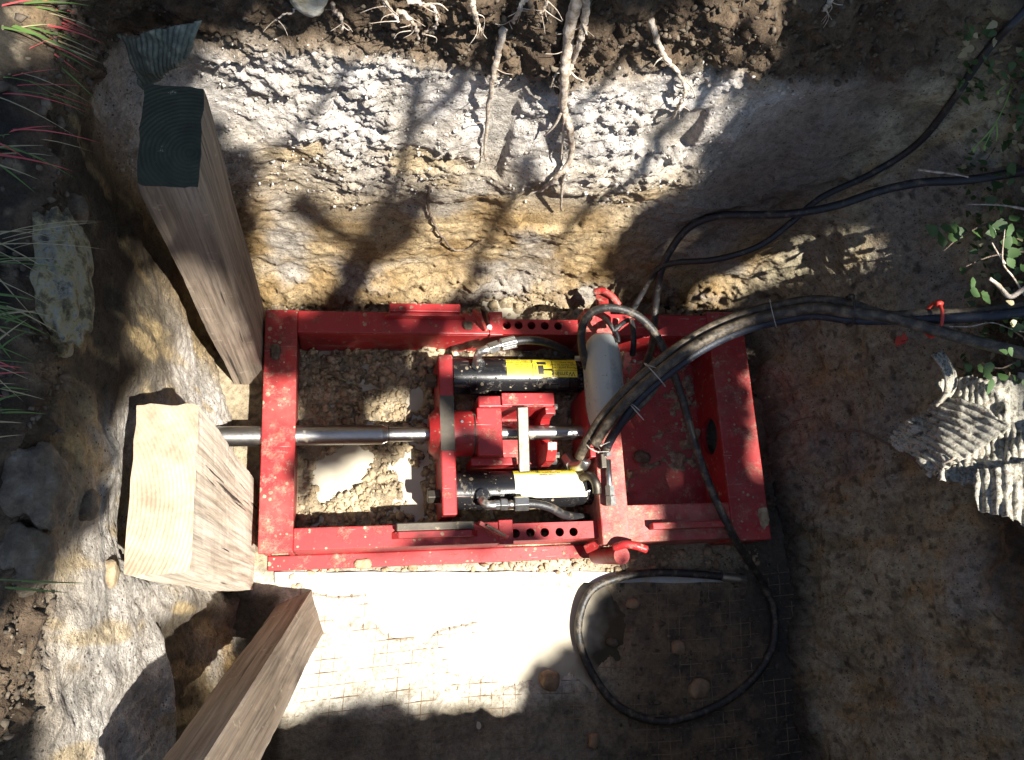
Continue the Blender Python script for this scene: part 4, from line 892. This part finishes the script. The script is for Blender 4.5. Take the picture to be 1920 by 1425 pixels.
crumbs('pale clay crumbs clinging to the back wall', sp3, 'clay_crumb', 'clay_crumbs')

# ------------------------------------------------------------------ ribbed plastic scraps
def sheet(label, corners, nrib, amp, mat, seed, crumple=.012, curl=0.0, nu=110, nv=40, cut=None, name='ribbed_sheet'):
    A, B, C_, D = [np.array(q) for q in corners]; u, v = np.meshgrid(np.linspace(0, 1, nu), np.linspace(0, 1, nv), indexing='ij'); u, v = u.ravel()[:, None], v.ravel()[:, None]
    Q = (A * (1 - u) + B * u) * (1 - v) + (D * (1 - u) + C_ * u) * v
    nrm = np.cross(B - A, D - A); nrm /= np.linalg.norm(nrm); nrm = nrm if nrm[2] > 0 else -nrm
    fade = .35 + .65 * sst(-.25, .25, fbm(Q, 12, 2, seed + 60))
    h = fade * amp * np.sin(2 * math.pi * (nrib * u[:, 0] + .35 * np.sin(3 * v[:, 0] + seed))) + crumple * fbm(Q + seed, 9, 3, seed) * 3.0 - np.abs(fbm(Q + seed, 13, 2, seed + 40)) * crumple * 2.2 + curl * (v[:, 0] - .5) ** 2 * 4 + .002 * fbm(Q, 80, 2, seed + 3)
    Q = Q + nrm * h[:, None]; Q = np.array([clear(Vector(p), .004) for p in Q]); b = MB(); keep = np.ones(len(Q), bool)
    edge = np.minimum(np.minimum(u, 1 - u), np.minimum(v, 1 - v))[:, 0] + fbm(Q, 16, 3, seed + 9) * .16
    keep = edge > .02
    if cut is not None: keep &= ~cut(u[:, 0], v[:, 0])
    fs = []
    for i in range(nu - 1):
        for j in range(nv - 1):
            f = (i * nv + j, (i + 1) * nv + j, (i + 1) * nv + j + 1, i * nv + j + 1)
            if all(keep[k] for k in f): fs.append(f)
    used = sorted({k for f in fs for k in f}); mp = {k: i for i, k in enumerate(used)}
    b.add(Q[used].tolist(), [[mp[k] for k in f] for f in fs])
    o = setp(b.build(name, mat, None, True), label, 'plastic sheet', 'torn ribbed plastic scraps')
    s_ = o.modifiers.new('thick', 'SOLIDIFY'); s_.thickness = .0025; return o
sheet('dark green ribbed plastic scrap sticking out above the tall timber post', [WX(178, 62, -.445) + Vector((.02, 0, 0)), WY(372, 40, .965), WY(352, 128, .955), WX(222, 172, -.42) + Vector((.03, 0, 0))], 15, .0028, 'ribbed_plastic_green', 4, .008)
sheet('pointed sunlit ribbed plastic scrap lying on the right rim', [S(1650, 822, .20), S(1770, 728, .14), S(1905, 790, .12), S(1745, 888, .20)], 11, .004, 'ribbed_plastic', 9, .010)
sheet('crumpled ribbed plastic sheet reaching out of the picture behind the pointed scrap', [S(1752, 712, .14), S(1990, 680, .06), S(2000, 960, .06), S(1752, 905, .17)], 19, .004, 'ribbed_plastic', 13, .022)
sheet('muddy ribbed plastic scrap at the right edge below the others', [S(1815, 872, .16), S(1990, 840, .07), S(2000, 1030, .07), S(1835, 950, .17)], 9, .004, 'ribbed_plastic', 17, .012)
b = MB(); pts = spline([S(1749, 664, .20), S(1764, 684, .19), S(1775, 710, .18), S(1772, 738, .165), S(1755, 760, .155)], 6)
for dx in (0, .009, .018, .027):
    b.tube([p + Vector((dx, dx * .35, -dx * .2)) for p in pts], .0055, 8)
setp(b.build('ribbed_sheet', 'ribbed_plastic', None, True), 'curled upright edge of ribbed plastic on the right rim', 'plastic sheet', 'torn ribbed plastic scraps')
b = MB(); b.prism([(0, 0), (.028, .004), (.034, .022), (.026, .034), (.012, .03), (.002, .02)], 0, .006, Matrix.Translation(WR(1684, 655) + Vector((-.02, 0, .02))) @ Matrix.Rotation(math.radians(-50), 4, 'Y'))
b.prism([(.018, .01), (.034, .006), (.04, .02), (.028, .03)], .006, .018, Matrix.Translation(WR(1684, 655) + Vector((-.02, 0, .02))) @ Matrix.Rotation(math.radians(-50), 4, 'Y'))
setp(b.build('plastic_piece', 'red_plastic', None, False, .002), 'small broken red plastic piece on the right wall under the hoses', 'plastic piece')

# ------------------------------------------------------------------ grass and plants on the rims
def blade(b, p, d, L, w, droop, n=6):
    d = Vector(d).normalized(); side = d.cross(Vector((0, 0, 1))).normalized(); vs_ = []
    for i in range(n + 1):
        t = i / n; q = Vector(p) + d * L * t + Vector((0, 0, 1)) * (L * .35 * t - droop * L * t * t); ww = w * (1 - t) ** .7 * (.5 + .5 * min(1, t * 5))
        vs_ += [q - side * ww + Vector((0, 0, ww * .3)), q + side * ww + Vector((0, 0, ww * .3))]
    b.add(vs_, [(2 * i, 2 * i + 1, 2 * i + 3, 2 * i + 2) for i in range(n)])
def tuft(label, px, py, blades, spread, L, w, seed, cols=(0, 0, 1, 2), zoff=0.0, aim=None):
    rnd = random.Random(seed); base = W(px, py, 1.25 + zoff); b = MB()
    for k in range(blades):
        a = (aim if aim is not None else 0) + rnd.gauss(0, spread); b.cur = rnd.choice(cols)
        p = base + Vector((rnd.gauss(0, .012), rnd.gauss(0, .02), rnd.uniform(-.01, .01)))
        blade(b, p, (math.cos(a), math.sin(a), rnd.uniform(-.05, .25)), L * rnd.uniform(.55, 1.15), w * rnd.uniform(.6, 1.2), rnd.uniform(.2, .8))
    return setp(b.build('grass_tuft', ['grass_green', 'grass_red', 'grass_dry'], None, True), label, 'grass', 'grass tufts on the left rim')
tuft('dense green and red grass tuft in the top left corner', -40, 40, 70, .38, .15, .0034, 1, (0, 0, 1, 1, 2), aim=.15)
tuft('thin red grass stems reaching out below the top left tuft', -30, 165, 12, .22, .15, .0012, 2, (1, 1, 2, 0), aim=-.02)
tuft('sparse green and red grass beside the tall timber post', -30, 270, 14, .5, .13, .0018, 3, (0, 0, 1, 2), aim=-.1)
tuft('wiry dry grass over the lichen-patched rock', -20, 470, 16, .45, .14, .001, 4, (2, 2, 0), aim=-.1)
tuft('green grass blades left of the lichen-patched rock', -20, 580, 16, .4, .075, .0022, 5, (0, 0, 0, 2), aim=.0)
tuft('small tuft with red stems above the dark boulder', -20, 720, 12, .6, .05, .0014, 6, (1, 1, 0, 2), aim=-.3)
tuft('two thin green blades by the shaded boulder face', -20, 775, 5, .4, .06, .0016, 7, (0, 0, 2), aim=-.2)
tuft('thin green blade arching over the lower left boulder', -15, 1095, 3, .1, .11, .0018, 8, (0, 0), aim=-.12)
tuft('single green blades at the left edge among the soil', -25, 660, 6, .5, .06, .0015, 9, (0, 2), aim=.1)
def leaf(b, p, d, up, L, w):
    d, up = Vector(d).normalized(), Vector(up).normalized(); s_ = d.cross(up).normalized(); up = s_.cross(d); pr = [(0, .05), (.12, .62), (.3, 1.0), (.42, .78), (.55, .82), (.7, .5), (.8, .45), (1, .02)]
    vs_ = []
    for t, q in pr: vs_ += [Vector(p) + d * L * t + s_ * w * q + up * (.15 * w * q - .12 * L * t * t), Vector(p) + d * L * t - up * .12 * L * t * t, Vector(p) + d * L * t - s_ * w * q + up * (.15 * w * q - .12 * L * t * t)]
    fs = []
    for i in range(len(pr) - 1): fs += [(3 * i, 3 * i + 3, 3 * i + 4, 3 * i + 1), (3 * i + 1, 3 * i + 4, 3 * i + 5, 3 * i + 2)]
    b.add(vs_, fs)
def plant(label, stems, leaves, lm, sm='bark', name='leafy_plant', r=.0025):
    base = stems[0][0]; o = thing(name, label, 'plant', base, 'plants on the right rim')
    for st in stems:
        b = MB(); q = spline(st, 6); b.tube(q, [r * (1 - .55 * i / len(q)) for i in range(len(q))], 7); b.build('stem', sm, o, True)
    for p, d, L, w, up in leaves:
        b = MB(); leaf(b, p, d, up, L, w); b.build('leaf', lm, o, True)
    return o
rnd = random.Random(5)
def rl(px, py, z, n, L, sx, sy):
    return [(W(px + rnd.uniform(-sx, sx), py + rnd.uniform(-sy, sy), z + rnd.uniform(-.02, .03)), (rnd.uniform(-1, 1), rnd.uniform(-1, 1), rnd.uniform(-.3, .2)), L * rnd.uniform(.7, 1.3), L * .42 * rnd.uniform(.8, 1.2), (rnd.uniform(-.4, .4), rnd.uniform(-.4, .4), 1)) for _ in range(n)]
b = MB(); rnd = random.Random(77)
for k in range(420):
    p = S(rnd.uniform(1800, 1990), rnd.uniform(40, 720), .012 + rnd.random() * .02)
    if p.z < .55: continue
    b.cur = rnd.choice((0, 0, 1)); leaf(b, p, (rnd.uniform(-1, 1), rnd.uniform(-1, 1), rnd.uniform(-.5, .3)), (rnd.uniform(-.7, .3), rnd.uniform(-.5, .5), 1), rnd.uniform(.012, .026), rnd.uniform(.005, .01))
setp(b.build('ground_cover', ['leaf_green', 'grass_dry'], None, True), 'dark mat of small weeds and dead leaves on the right rim', None, None, 'stuff')
rnd = random.Random(5)
plant('leafy shoot with pale cut twigs in a sun fleck at the right edge', [[W(1925, 560, .84), W(1900, 520, .88), W(1880, 490, .90), W(1884, 430, .93)], [W(1885, 495, .90), W(1868, 470, .9), W(1860, 455, .9)]], rl(1880, 480, .88, 5, .036, 35, 35) + rl(1830, 530, .86, 4, .032, 18, 28), 'leaf_green', 'root_bark')
plant('creeping plant with dull round leaves above the hose bundle', [[W(1930, 400, .88), W(1850, 420, .86), W(1800, 445, .83), W(1770, 470, .81)], [W(1935, 470, .88), W(1860, 480, .85), W(1810, 500, .83)]], rl(1800, 440, .84, 7, .034, 45, 35) + rl(1890, 420, .88, 6, .032, 40, 40), 'leaf_green')
plant('shaded weed growing under the hoses at the right rim', [[W(1930, 660, .80), W(1880, 690, .79), W(1840, 680, .78)], [W(1930, 640, .80), W(1900, 620, .82)]], rl(1850, 690, .79, 6, .032, 40, 25) + rl(1900, 610, .82, 5, .03, 25, 25), 'leaf_green')
plant('dark leafy weeds in the upper right corner', [[W(1940, 240, .98), W(1890, 250, .95), W(1850, 300, .92)], [W(1940, 120, 1.0), W(1900, 150, .98), W(1870, 200, .96)]], rl(1890, 250, .95, 12, .034, 40, 70) + rl(1895, 380, .9, 8, .032, 30, 40), 'leaf_green')
st = [[W(1930, 95, 1.05), W(1905, 140, 1.07), W(1885, 195, 1.08), W(1862, 240, 1.08), W(1846, 275, 1.08)], [W(1900, 150, 1.07), W(1882, 162, 1.07), W(1872, 172, 1.06)], [W(1868, 232, 1.08), W(1848, 255, 1.08), W(1827, 278, 1.07)], [W(1868, 230, 1.08), W(1870, 250, 1.08), W(1868, 265, 1.07)]]
o = plant('bright green seed stalk hanging in from the right edge', st, [(W(1925, 110, 1.07), (-1, .1, 0), .03, .012, (0, 0, 1)), (W(1930, 125, 1.07), (-.6, -.4, 0), .02, .009, (0, 0, 1))], 'stalk_green', 'stalk_green', 'seed_stalk', .0016)
for q in ((1846, 276), (1826, 279), (1871, 172)):
    b = MB(); p = W(q[0], q[1], 1.078); b.tube([p + Vector((0, .004, 0)), p + Vector((0, .001, 0)), p + Vector((-.001, -.004, 0)), p + Vector((-.002, -.008, 0))], [.0008, .0026, .0026, .0006], 8); b.build('seed_head', 'stalk_green', o, True)
def twig(label, pts, r0, r1, mat='root_bark'):
    b = MB(); q = spline(pts, 6); b.tube(q, [r0 + (r1 - r0) * i / len(q) + random.uniform(-.0005, .0005) for i in range(len(q))], 8)
    return setp(b.build('twig', mat, None, True), label, 'twig', 'twigs at the right rim')
twig('white stripped twig lying over the hose at the upper right', [W(1722, 318, .88), W(1750, 322, .89), W(1785, 326, .90), W(1815, 332, .90)], .003, .002)
twig('crooked pale root end poking in at the right edge above the thick hoses', [W(1940, 530, .88), W(1915, 545, .88), W(1893, 556, .87), W(1872, 535, .86), W(1855, 522, .86)], .007, .004)
twig('thin dry stem crossing the leaves at the right edge', [W(1935, 395, .92), W(1880, 385, .91), W(1815, 383, .89)], .003, .0012)
twig('wavy thin root below the red tie', [W(1780, 612, .79), W(1820, 612, .80), W(1860, 605, .81), W(1900, 618, .82), W(1935, 625, .83)], .0014, .001)
twig('thin dark root trailing across the right wall to the pointed plastic scrap', [WR(1490, 790), WR(1530, 782), WR(1560, 808), WR(1610, 808), WR(1660, 830), WR(1700, 850), WR(1730, 880)], .0016, .004, 'dark_root')
twig('earthy root fork below the pointed plastic scrap', [S(1740, 892, .16), S(1755, 878, .165), S(1790, 858, .17)], .008, .003)
b = MB(); b.tube(spline([W(627, 704, .03), W(660, 718, .035), W(695, 726, .035), W(735, 736, .025)], 6), .0014, 6)
setp(b.build('plant_stalk', 'grass_dry', None, True), 'thin dry plant stalk lying inside the red frame', 'stalk')
# turf further out on the ground, beyond counting
b = MB(); rnd = random.Random(11)
for k in range(5000):
    a = rnd.uniform(0, 2 * math.pi); r = rnd.uniform(.35, 3.2) ** 1
    i = int(a / (2 * math.pi) * NU) % NU; p = Vector(rimP[i]) + Vector((rad[i][0], rad[i][1], 0)) * r
    if p.y < -.9 and abs(p.x) < .7: continue
    if (p.x < -.6 or p.x > 1.75 or p.y > 1.25 or p.y < -.9):
        p.z = 1.2 * min(1, r / 2.5) + rimP[i][2] * (1 - min(1, r / 2.5)) + .02; b.cur = rnd.choice((0, 0, 0, 1))
        for _ in range(3): t = rnd.uniform(0, 6.28); blade(b, p, (math.cos(t), math.sin(t), 1.2), rnd.uniform(.08, .2), .003, .5, 3)
setp(b.build('turf', ['grass_green', 'grass_dry'], None, True, origin=(0, 0, 0)), 'rough grass round the pit', None, None, 'stuff')

# ------------------------------------------------------------------ overhanging tree beside the pit (it shades the pit)
SX, SY = SUNV.x / SUNV.z, SUNV.y / SUNV.z
def foot(p): return (p[0] - SX * p[2], p[1] - SY * p[2])          # where a point's shadow falls on z = 0
def fl_(*q, z=.02): return [foot(W(x, y, z)) for x, y in q]
def wb(*q): return [foot(S(x, y)) for x, y in q]
wl = wb
LIT = [
    fl_((505, 1050), (1150, 1045), (1150, 1075), (1105, 1110), (1085, 1160), (1060, 1205), (1000, 1228), (960, 1290), (930, 1312), (800, 1312), (770, 1285), (690, 1290), (620, 1310), (540, 1325), (500, 1380), (520, 1250), (600, 1150), (500, 1120)),
    fl_((480, 925), (555, 930), (575, 980), (690, 985), (680, 1040), (480, 1055), z=.17),
    fl_((585, 962), (620, 915), (655, 890), (700, 880), (765, 905), (780, 958)),
    fl_((690, 775), (790, 765), (745, 800)),
    fl_((490, 735), (550, 725), (556, 800), (545, 835), (520, 842), (490, 850), z=.17),
    fl_((1128, 838), (1185, 845), (1195, 950), (1255, 960), (1235, 1010), (1190, 1022), (1060, 1020), (1040, 985), (1125, 980), z=.19),
    fl_((940, 672), (1012, 674), (1012, 712), (945, 712), z=.16), fl_((955, 885), (1105, 885), (1105, 945), (960, 945), z=.16),
    fl_((1185, 612), (1222, 612), (1225, 650), (1186, 652), z=.17), fl_((1098, 590), (1145, 592), (1140, 632), (1105, 622), z=.17),
    fl_((855, 640), (965, 630), (965, 660), (900, 685), (855, 690), z=.2), fl_((905, 930), (1000, 925), (1010, 965), (910, 965), z=.19),
    fl_((890, 765), (1045, 765), (1045, 790), (960, 800), (890, 790), z=.19), fl_((960, 820), (1045, 800), (1035, 880), (965, 905), z=.15),
    fl_((825, 870), (858, 870), (860, 960), (825, 960), z=.2),
    wb((380, 130), (470, 95), (640, 115), (760, 90), (905, 70), (1000, 120), (1110, 120), (1210, 70), (1300, 30), (1440, -10), (1440, 70), (1400, 130), (1320, 200), (1290, 260), (1260, 330), (1190, 390), (1140, 430), (1090, 420), (1010, 380), (960, 350), (880, 340), (830, 320), (760, 325), (700, 300), (640, 335), (540, 300), (430, 200)),
    wb((500, 340), (620, 345), (670, 410), (640, 470), (590, 545), (500, 560), (510, 430)),
    wb((730, 490), (800, 475), (870, 485), (860, 545), (760, 565), (690, 540)),
    wb((935, 490), (1010, 470), (1095, 470), (1095, 555), (1000, 575), (930, 560)),
    wb((830, 360), (930, 360), (980, 390), (950, 470), (880, 460), (830, 430)),
    wb((980, 380), (1080, 385), (1060, 440), (1000, 440)),
    wb((640, -10), (700, -10), (1000, -20), (1000, 40), (860, 50), (700, 30)),
    wl((262, 545), (300, 520), (340, 545), (420, 665), (490, 750), (485, 800), (420, 790), (380, 740), (310, 690), (265, 630)),
    wl((-20, 1250), (90, 1130), (165, 1040), (235, 920), (250, 800), (250, 760), (490, 770), (490, 1145), (380, 1220), (190, 1400), (120, 1400), (130, 1250), (60, 1280)),
    [foot(W(x, y, .9)) for x, y in ((250, 765), (372, 757), (470, 830), (480, 1130), (250, 1070))],
    fl_((410, 720), (490, 730), (490, 900), (410, 830), z=.1),
    [foot(W(x, y, .5)) for x, y in ((585, 1120), (610, 1160), (500, 1380), (430, 1340), (520, 1180))],
    [foot(S(x, y, l)) for x, y, l in ((1645, 828, .20), (1700, 775, .17), (1765, 722, .14), (1935, 700, .07), (1935, 985, .06), (1850, 940, .15), (1810, 890, .16), (1745, 895, .20))],
    [foot(S(x, y, l)) for x, y, l in ((1760, 800, .19), (1790, 715, .17), (1935, 700, .13), (1935, 985, .11), (1850, 945, .18), (1780, 880, .19))],
    [foot(W(x, y, .9)) for x, y in ((1855, 430), (1900, 425), (1930, 470), (1900, 560), (1860, 520))], [foot(W(x, y, .86)) for x, y in ((1812, 515), (1850, 510), (1850, 565), (1820, 560))],
    [foot(W(x, y, 1.32)) for x, y in ((-40, 0), (90, -10), (70, 40), (-40, 70))],
    [foot(W(x, y, .3)) for x, y in ((1180, 560), (1240, 540), (1240, 590), (1190, 590))],
]
def inpoly(x, y, poly):
    r = False; j = len(poly) - 1
    for i in range(len(poly)):
        (xi, yi), (xj, yj) = poly[i], poly[j]
        if (yi > y) != (yj > y) and x < (xj - xi) * (y - yi) / (yj - yi) + xi: r = not r
        j = i
    return r
bbs = [(min(p[0] for p in q), max(p[0] for p in q), min(p[1] for p in q), max(p[1] for p in q)) for q in LIT]
def lit(x, y): return any(b[0] <= x <= b[1] and b[2] <= y <= b[3] and inpoly(x, y, q) for b, q in zip(bbs, LIT))
tree = thing('overhanging_tree', 'leafy tree overhanging the pit from the near right side', 'tree', (3.3, -3.5, 1.2))
lim = MB(); tr = [(3.3, -3.5, 1.1), (3.28, -3.46, 2.0), (3.33, -3.42, 3.0), (3.27, -3.45, 3.9), (3.3, -3.4, 5.2), (3.25, -3.42, 6.4)]
q = spline(tr, 6); lim.tube(q, [.13 - .10 * i / len(q) for i in range(len(q))], 12); lim.build('trunk', 'bark', tree, True)
rnd = random.Random(21)
for k in range(26):
    f = q[int(len(q) * rnd.uniform(.35, .95))]; t = Vector((rnd.uniform(.0, 3.4), rnd.uniform(-3.2, -.2), rnd.uniform(4.0, 7.0)))
    pts = spline([f, f.lerp(t, .5) + Vector((rnd.gauss(0, .1), rnd.gauss(0, .1), .15)), t], 5)
    if any(lit(foot(p)[0] + cx, foot(p)[1] + cy) for p in pts for cx, cy in ((0, 0), (.05, 0), (-.05, 0), (0, .05), (0, -.05))): continue
    b = MB(); b.tube(pts, [.028 * (1 - .85 * i / len(pts)) for i in range(len(pts))], 7); b.build('limb', 'bark', tree, True)
for pts_, zt, r_ in (([(925, 50), (890, 110), (850, 175), (790, 230)], 3.8, .024), ([(1345, 130), (1240, 250), (1130, 370), (1040, 450)], 4.2, .026), ([(1220, 60), (1150, 130), (1085, 200), (1040, 280)], 3.6, .014),
                     ([(780, 160), (765, 260), (740, 360), (690, 440)], 4.0, .018), ([(650, 130), (600, 200), (540, 260), (480, 330)], 3.7, .012), ([(985, 300), (940, 400), (890, 500), (860, 560)], 4.1, .020),
                     ([(1400, 40), (1330, 90), (1260, 150)], 3.8, .016), ([(560, 380), (620, 430), (700, 470)], 4.4, .03)):
    fp = [foot(S(x, y)) for x, y in pts_]; n_ = len(fp)
    q3 = spline([Vector((a + SX * (zt + .12 * i), d + SY * (zt + .12 * i), zt + .12 * i)) for i, (a, d) in enumerate(fp)], 6)
    b = MB(); b.tube(q3, [r_ * (1 - .5 * i / len(q3)) for i in range(len(q3))], 7); b.build('limb', 'bark', tree, True)
V = []; Fc = []; cnt = 0; tries = 0
while cnt < 13000 and tries < 70000:
    tries += 1
    a, d = rnd.uniform(-1.25, 2.2), rnd.uniform(-.85, 1.75); z = rnd.uniform(4.0, 7.2)
    L = rnd.uniform(.075, .13); r = L * .5
    if lit(a, d) or any(lit(a + r * cx, d + r * cy) for cx, cy in ((1, 0), (-1, 0), (0, 1), (0, -1), (.7, .7), (-.7, .7), (.7, -.7), (-.7, -.7), (.4, 0), (-.4, 0), (0, .4), (0, -.4))): continue
    p = Vector((a + SX * z, d + SY * z, z)); n = Vector((rnd.gauss(0, .6), rnd.gauss(0, .6), 1)).normalized(); u = n.orthogonal().normalized(); u = Matrix.Rotation(rnd.uniform(0, 6.28), 3, n) @ u; w = n.cross(u)
    k = len(V); V += [p - u * L / 2, p - u * L * .15 + w * L * .33 + n * L * .05, p + u * L * .2 + w * L * .28 + n * L * .05, p + u * L / 2, p + u * L * .2 - w * L * .28 + n * L * .05, p - u * L * .15 - w * L * .33 + n * L * .05]
    Fc += [(k, k + 1, k + 2, k + 3), (k, k + 3, k + 4, k + 5)]; cnt += 1
b = MB(); b.add(V, Fc); b.build('crown', 'crown_leaf', tree)
print('leaves', cnt, 'of', tries)

sky_blocker = thing('sky_blocking_tree', 'unseen leafy tree added behind the right-hand rim to block sky light', 'tree', (3.9, 1.6, 1.2))  # out of view, added to deepen the shade by cutting sky light
q = spline([(3.9, 1.6, 1.1), (3.85, 1.5, 2.2), (3.7, 1.4, 3.4), (3.5, 1.2, 4.6)], 6); b = MB(); b.tube(q, [.11 - .085 * i / len(q) for i in range(len(q))], 12); b.build('trunk', 'bark', sky_blocker, True)
for k in range(12):
    f = q[int(len(q) * rnd.uniform(.3, .95))]; t = Vector((rnd.uniform(2.6, 4.8), rnd.uniform(-.5, 2.8), rnd.uniform(2.6, 4.8)))
    b = MB(); b.tube(spline([f, f.lerp(t, .5) + Vector((0, 0, .15)), t], 5), .018, 7); b.build('limb', 'bark', sky_blocker, True)
V = []; Fc = []
while len(Fc) < 9000:
    p = Vector((rnd.gauss(3.6, .75), rnd.gauss(1.0, 1.1), rnd.gauss(3.4, .8)))
    if p.z < 2.0 or p.x < 2.3: continue
    a, d = foot(p); L = rnd.uniform(.08, .14)
    if any(lit(a + .07 * cx, d + .07 * cy) for cx, cy in ((0, 0), (1, 0), (-1, 0), (0, 1), (0, -1))): continue
    n = Vector((rnd.gauss(0, .6), rnd.gauss(0, .6), 1)).normalized(); u = n.orthogonal().normalized(); u = Matrix.Rotation(rnd.uniform(0, 6.28), 3, n) @ u; w = n.cross(u)
    k = len(V); V += [p - u * L / 2, p - u * L * .15 + w * L * .33 + n * L * .05, p + u * L * .2 + w * L * .28 + n * L * .05, p + u * L / 2, p + u * L * .2 - w * L * .28 + n * L * .05, p - u * L * .15 - w * L * .33 + n * L * .05]
    Fc += [(k, k + 1, k + 2, k + 3), (k, k + 3, k + 4, k + 5)]
b = MB(); b.add(V, Fc); b.build('crown', 'crown_leaf', sky_blocker)
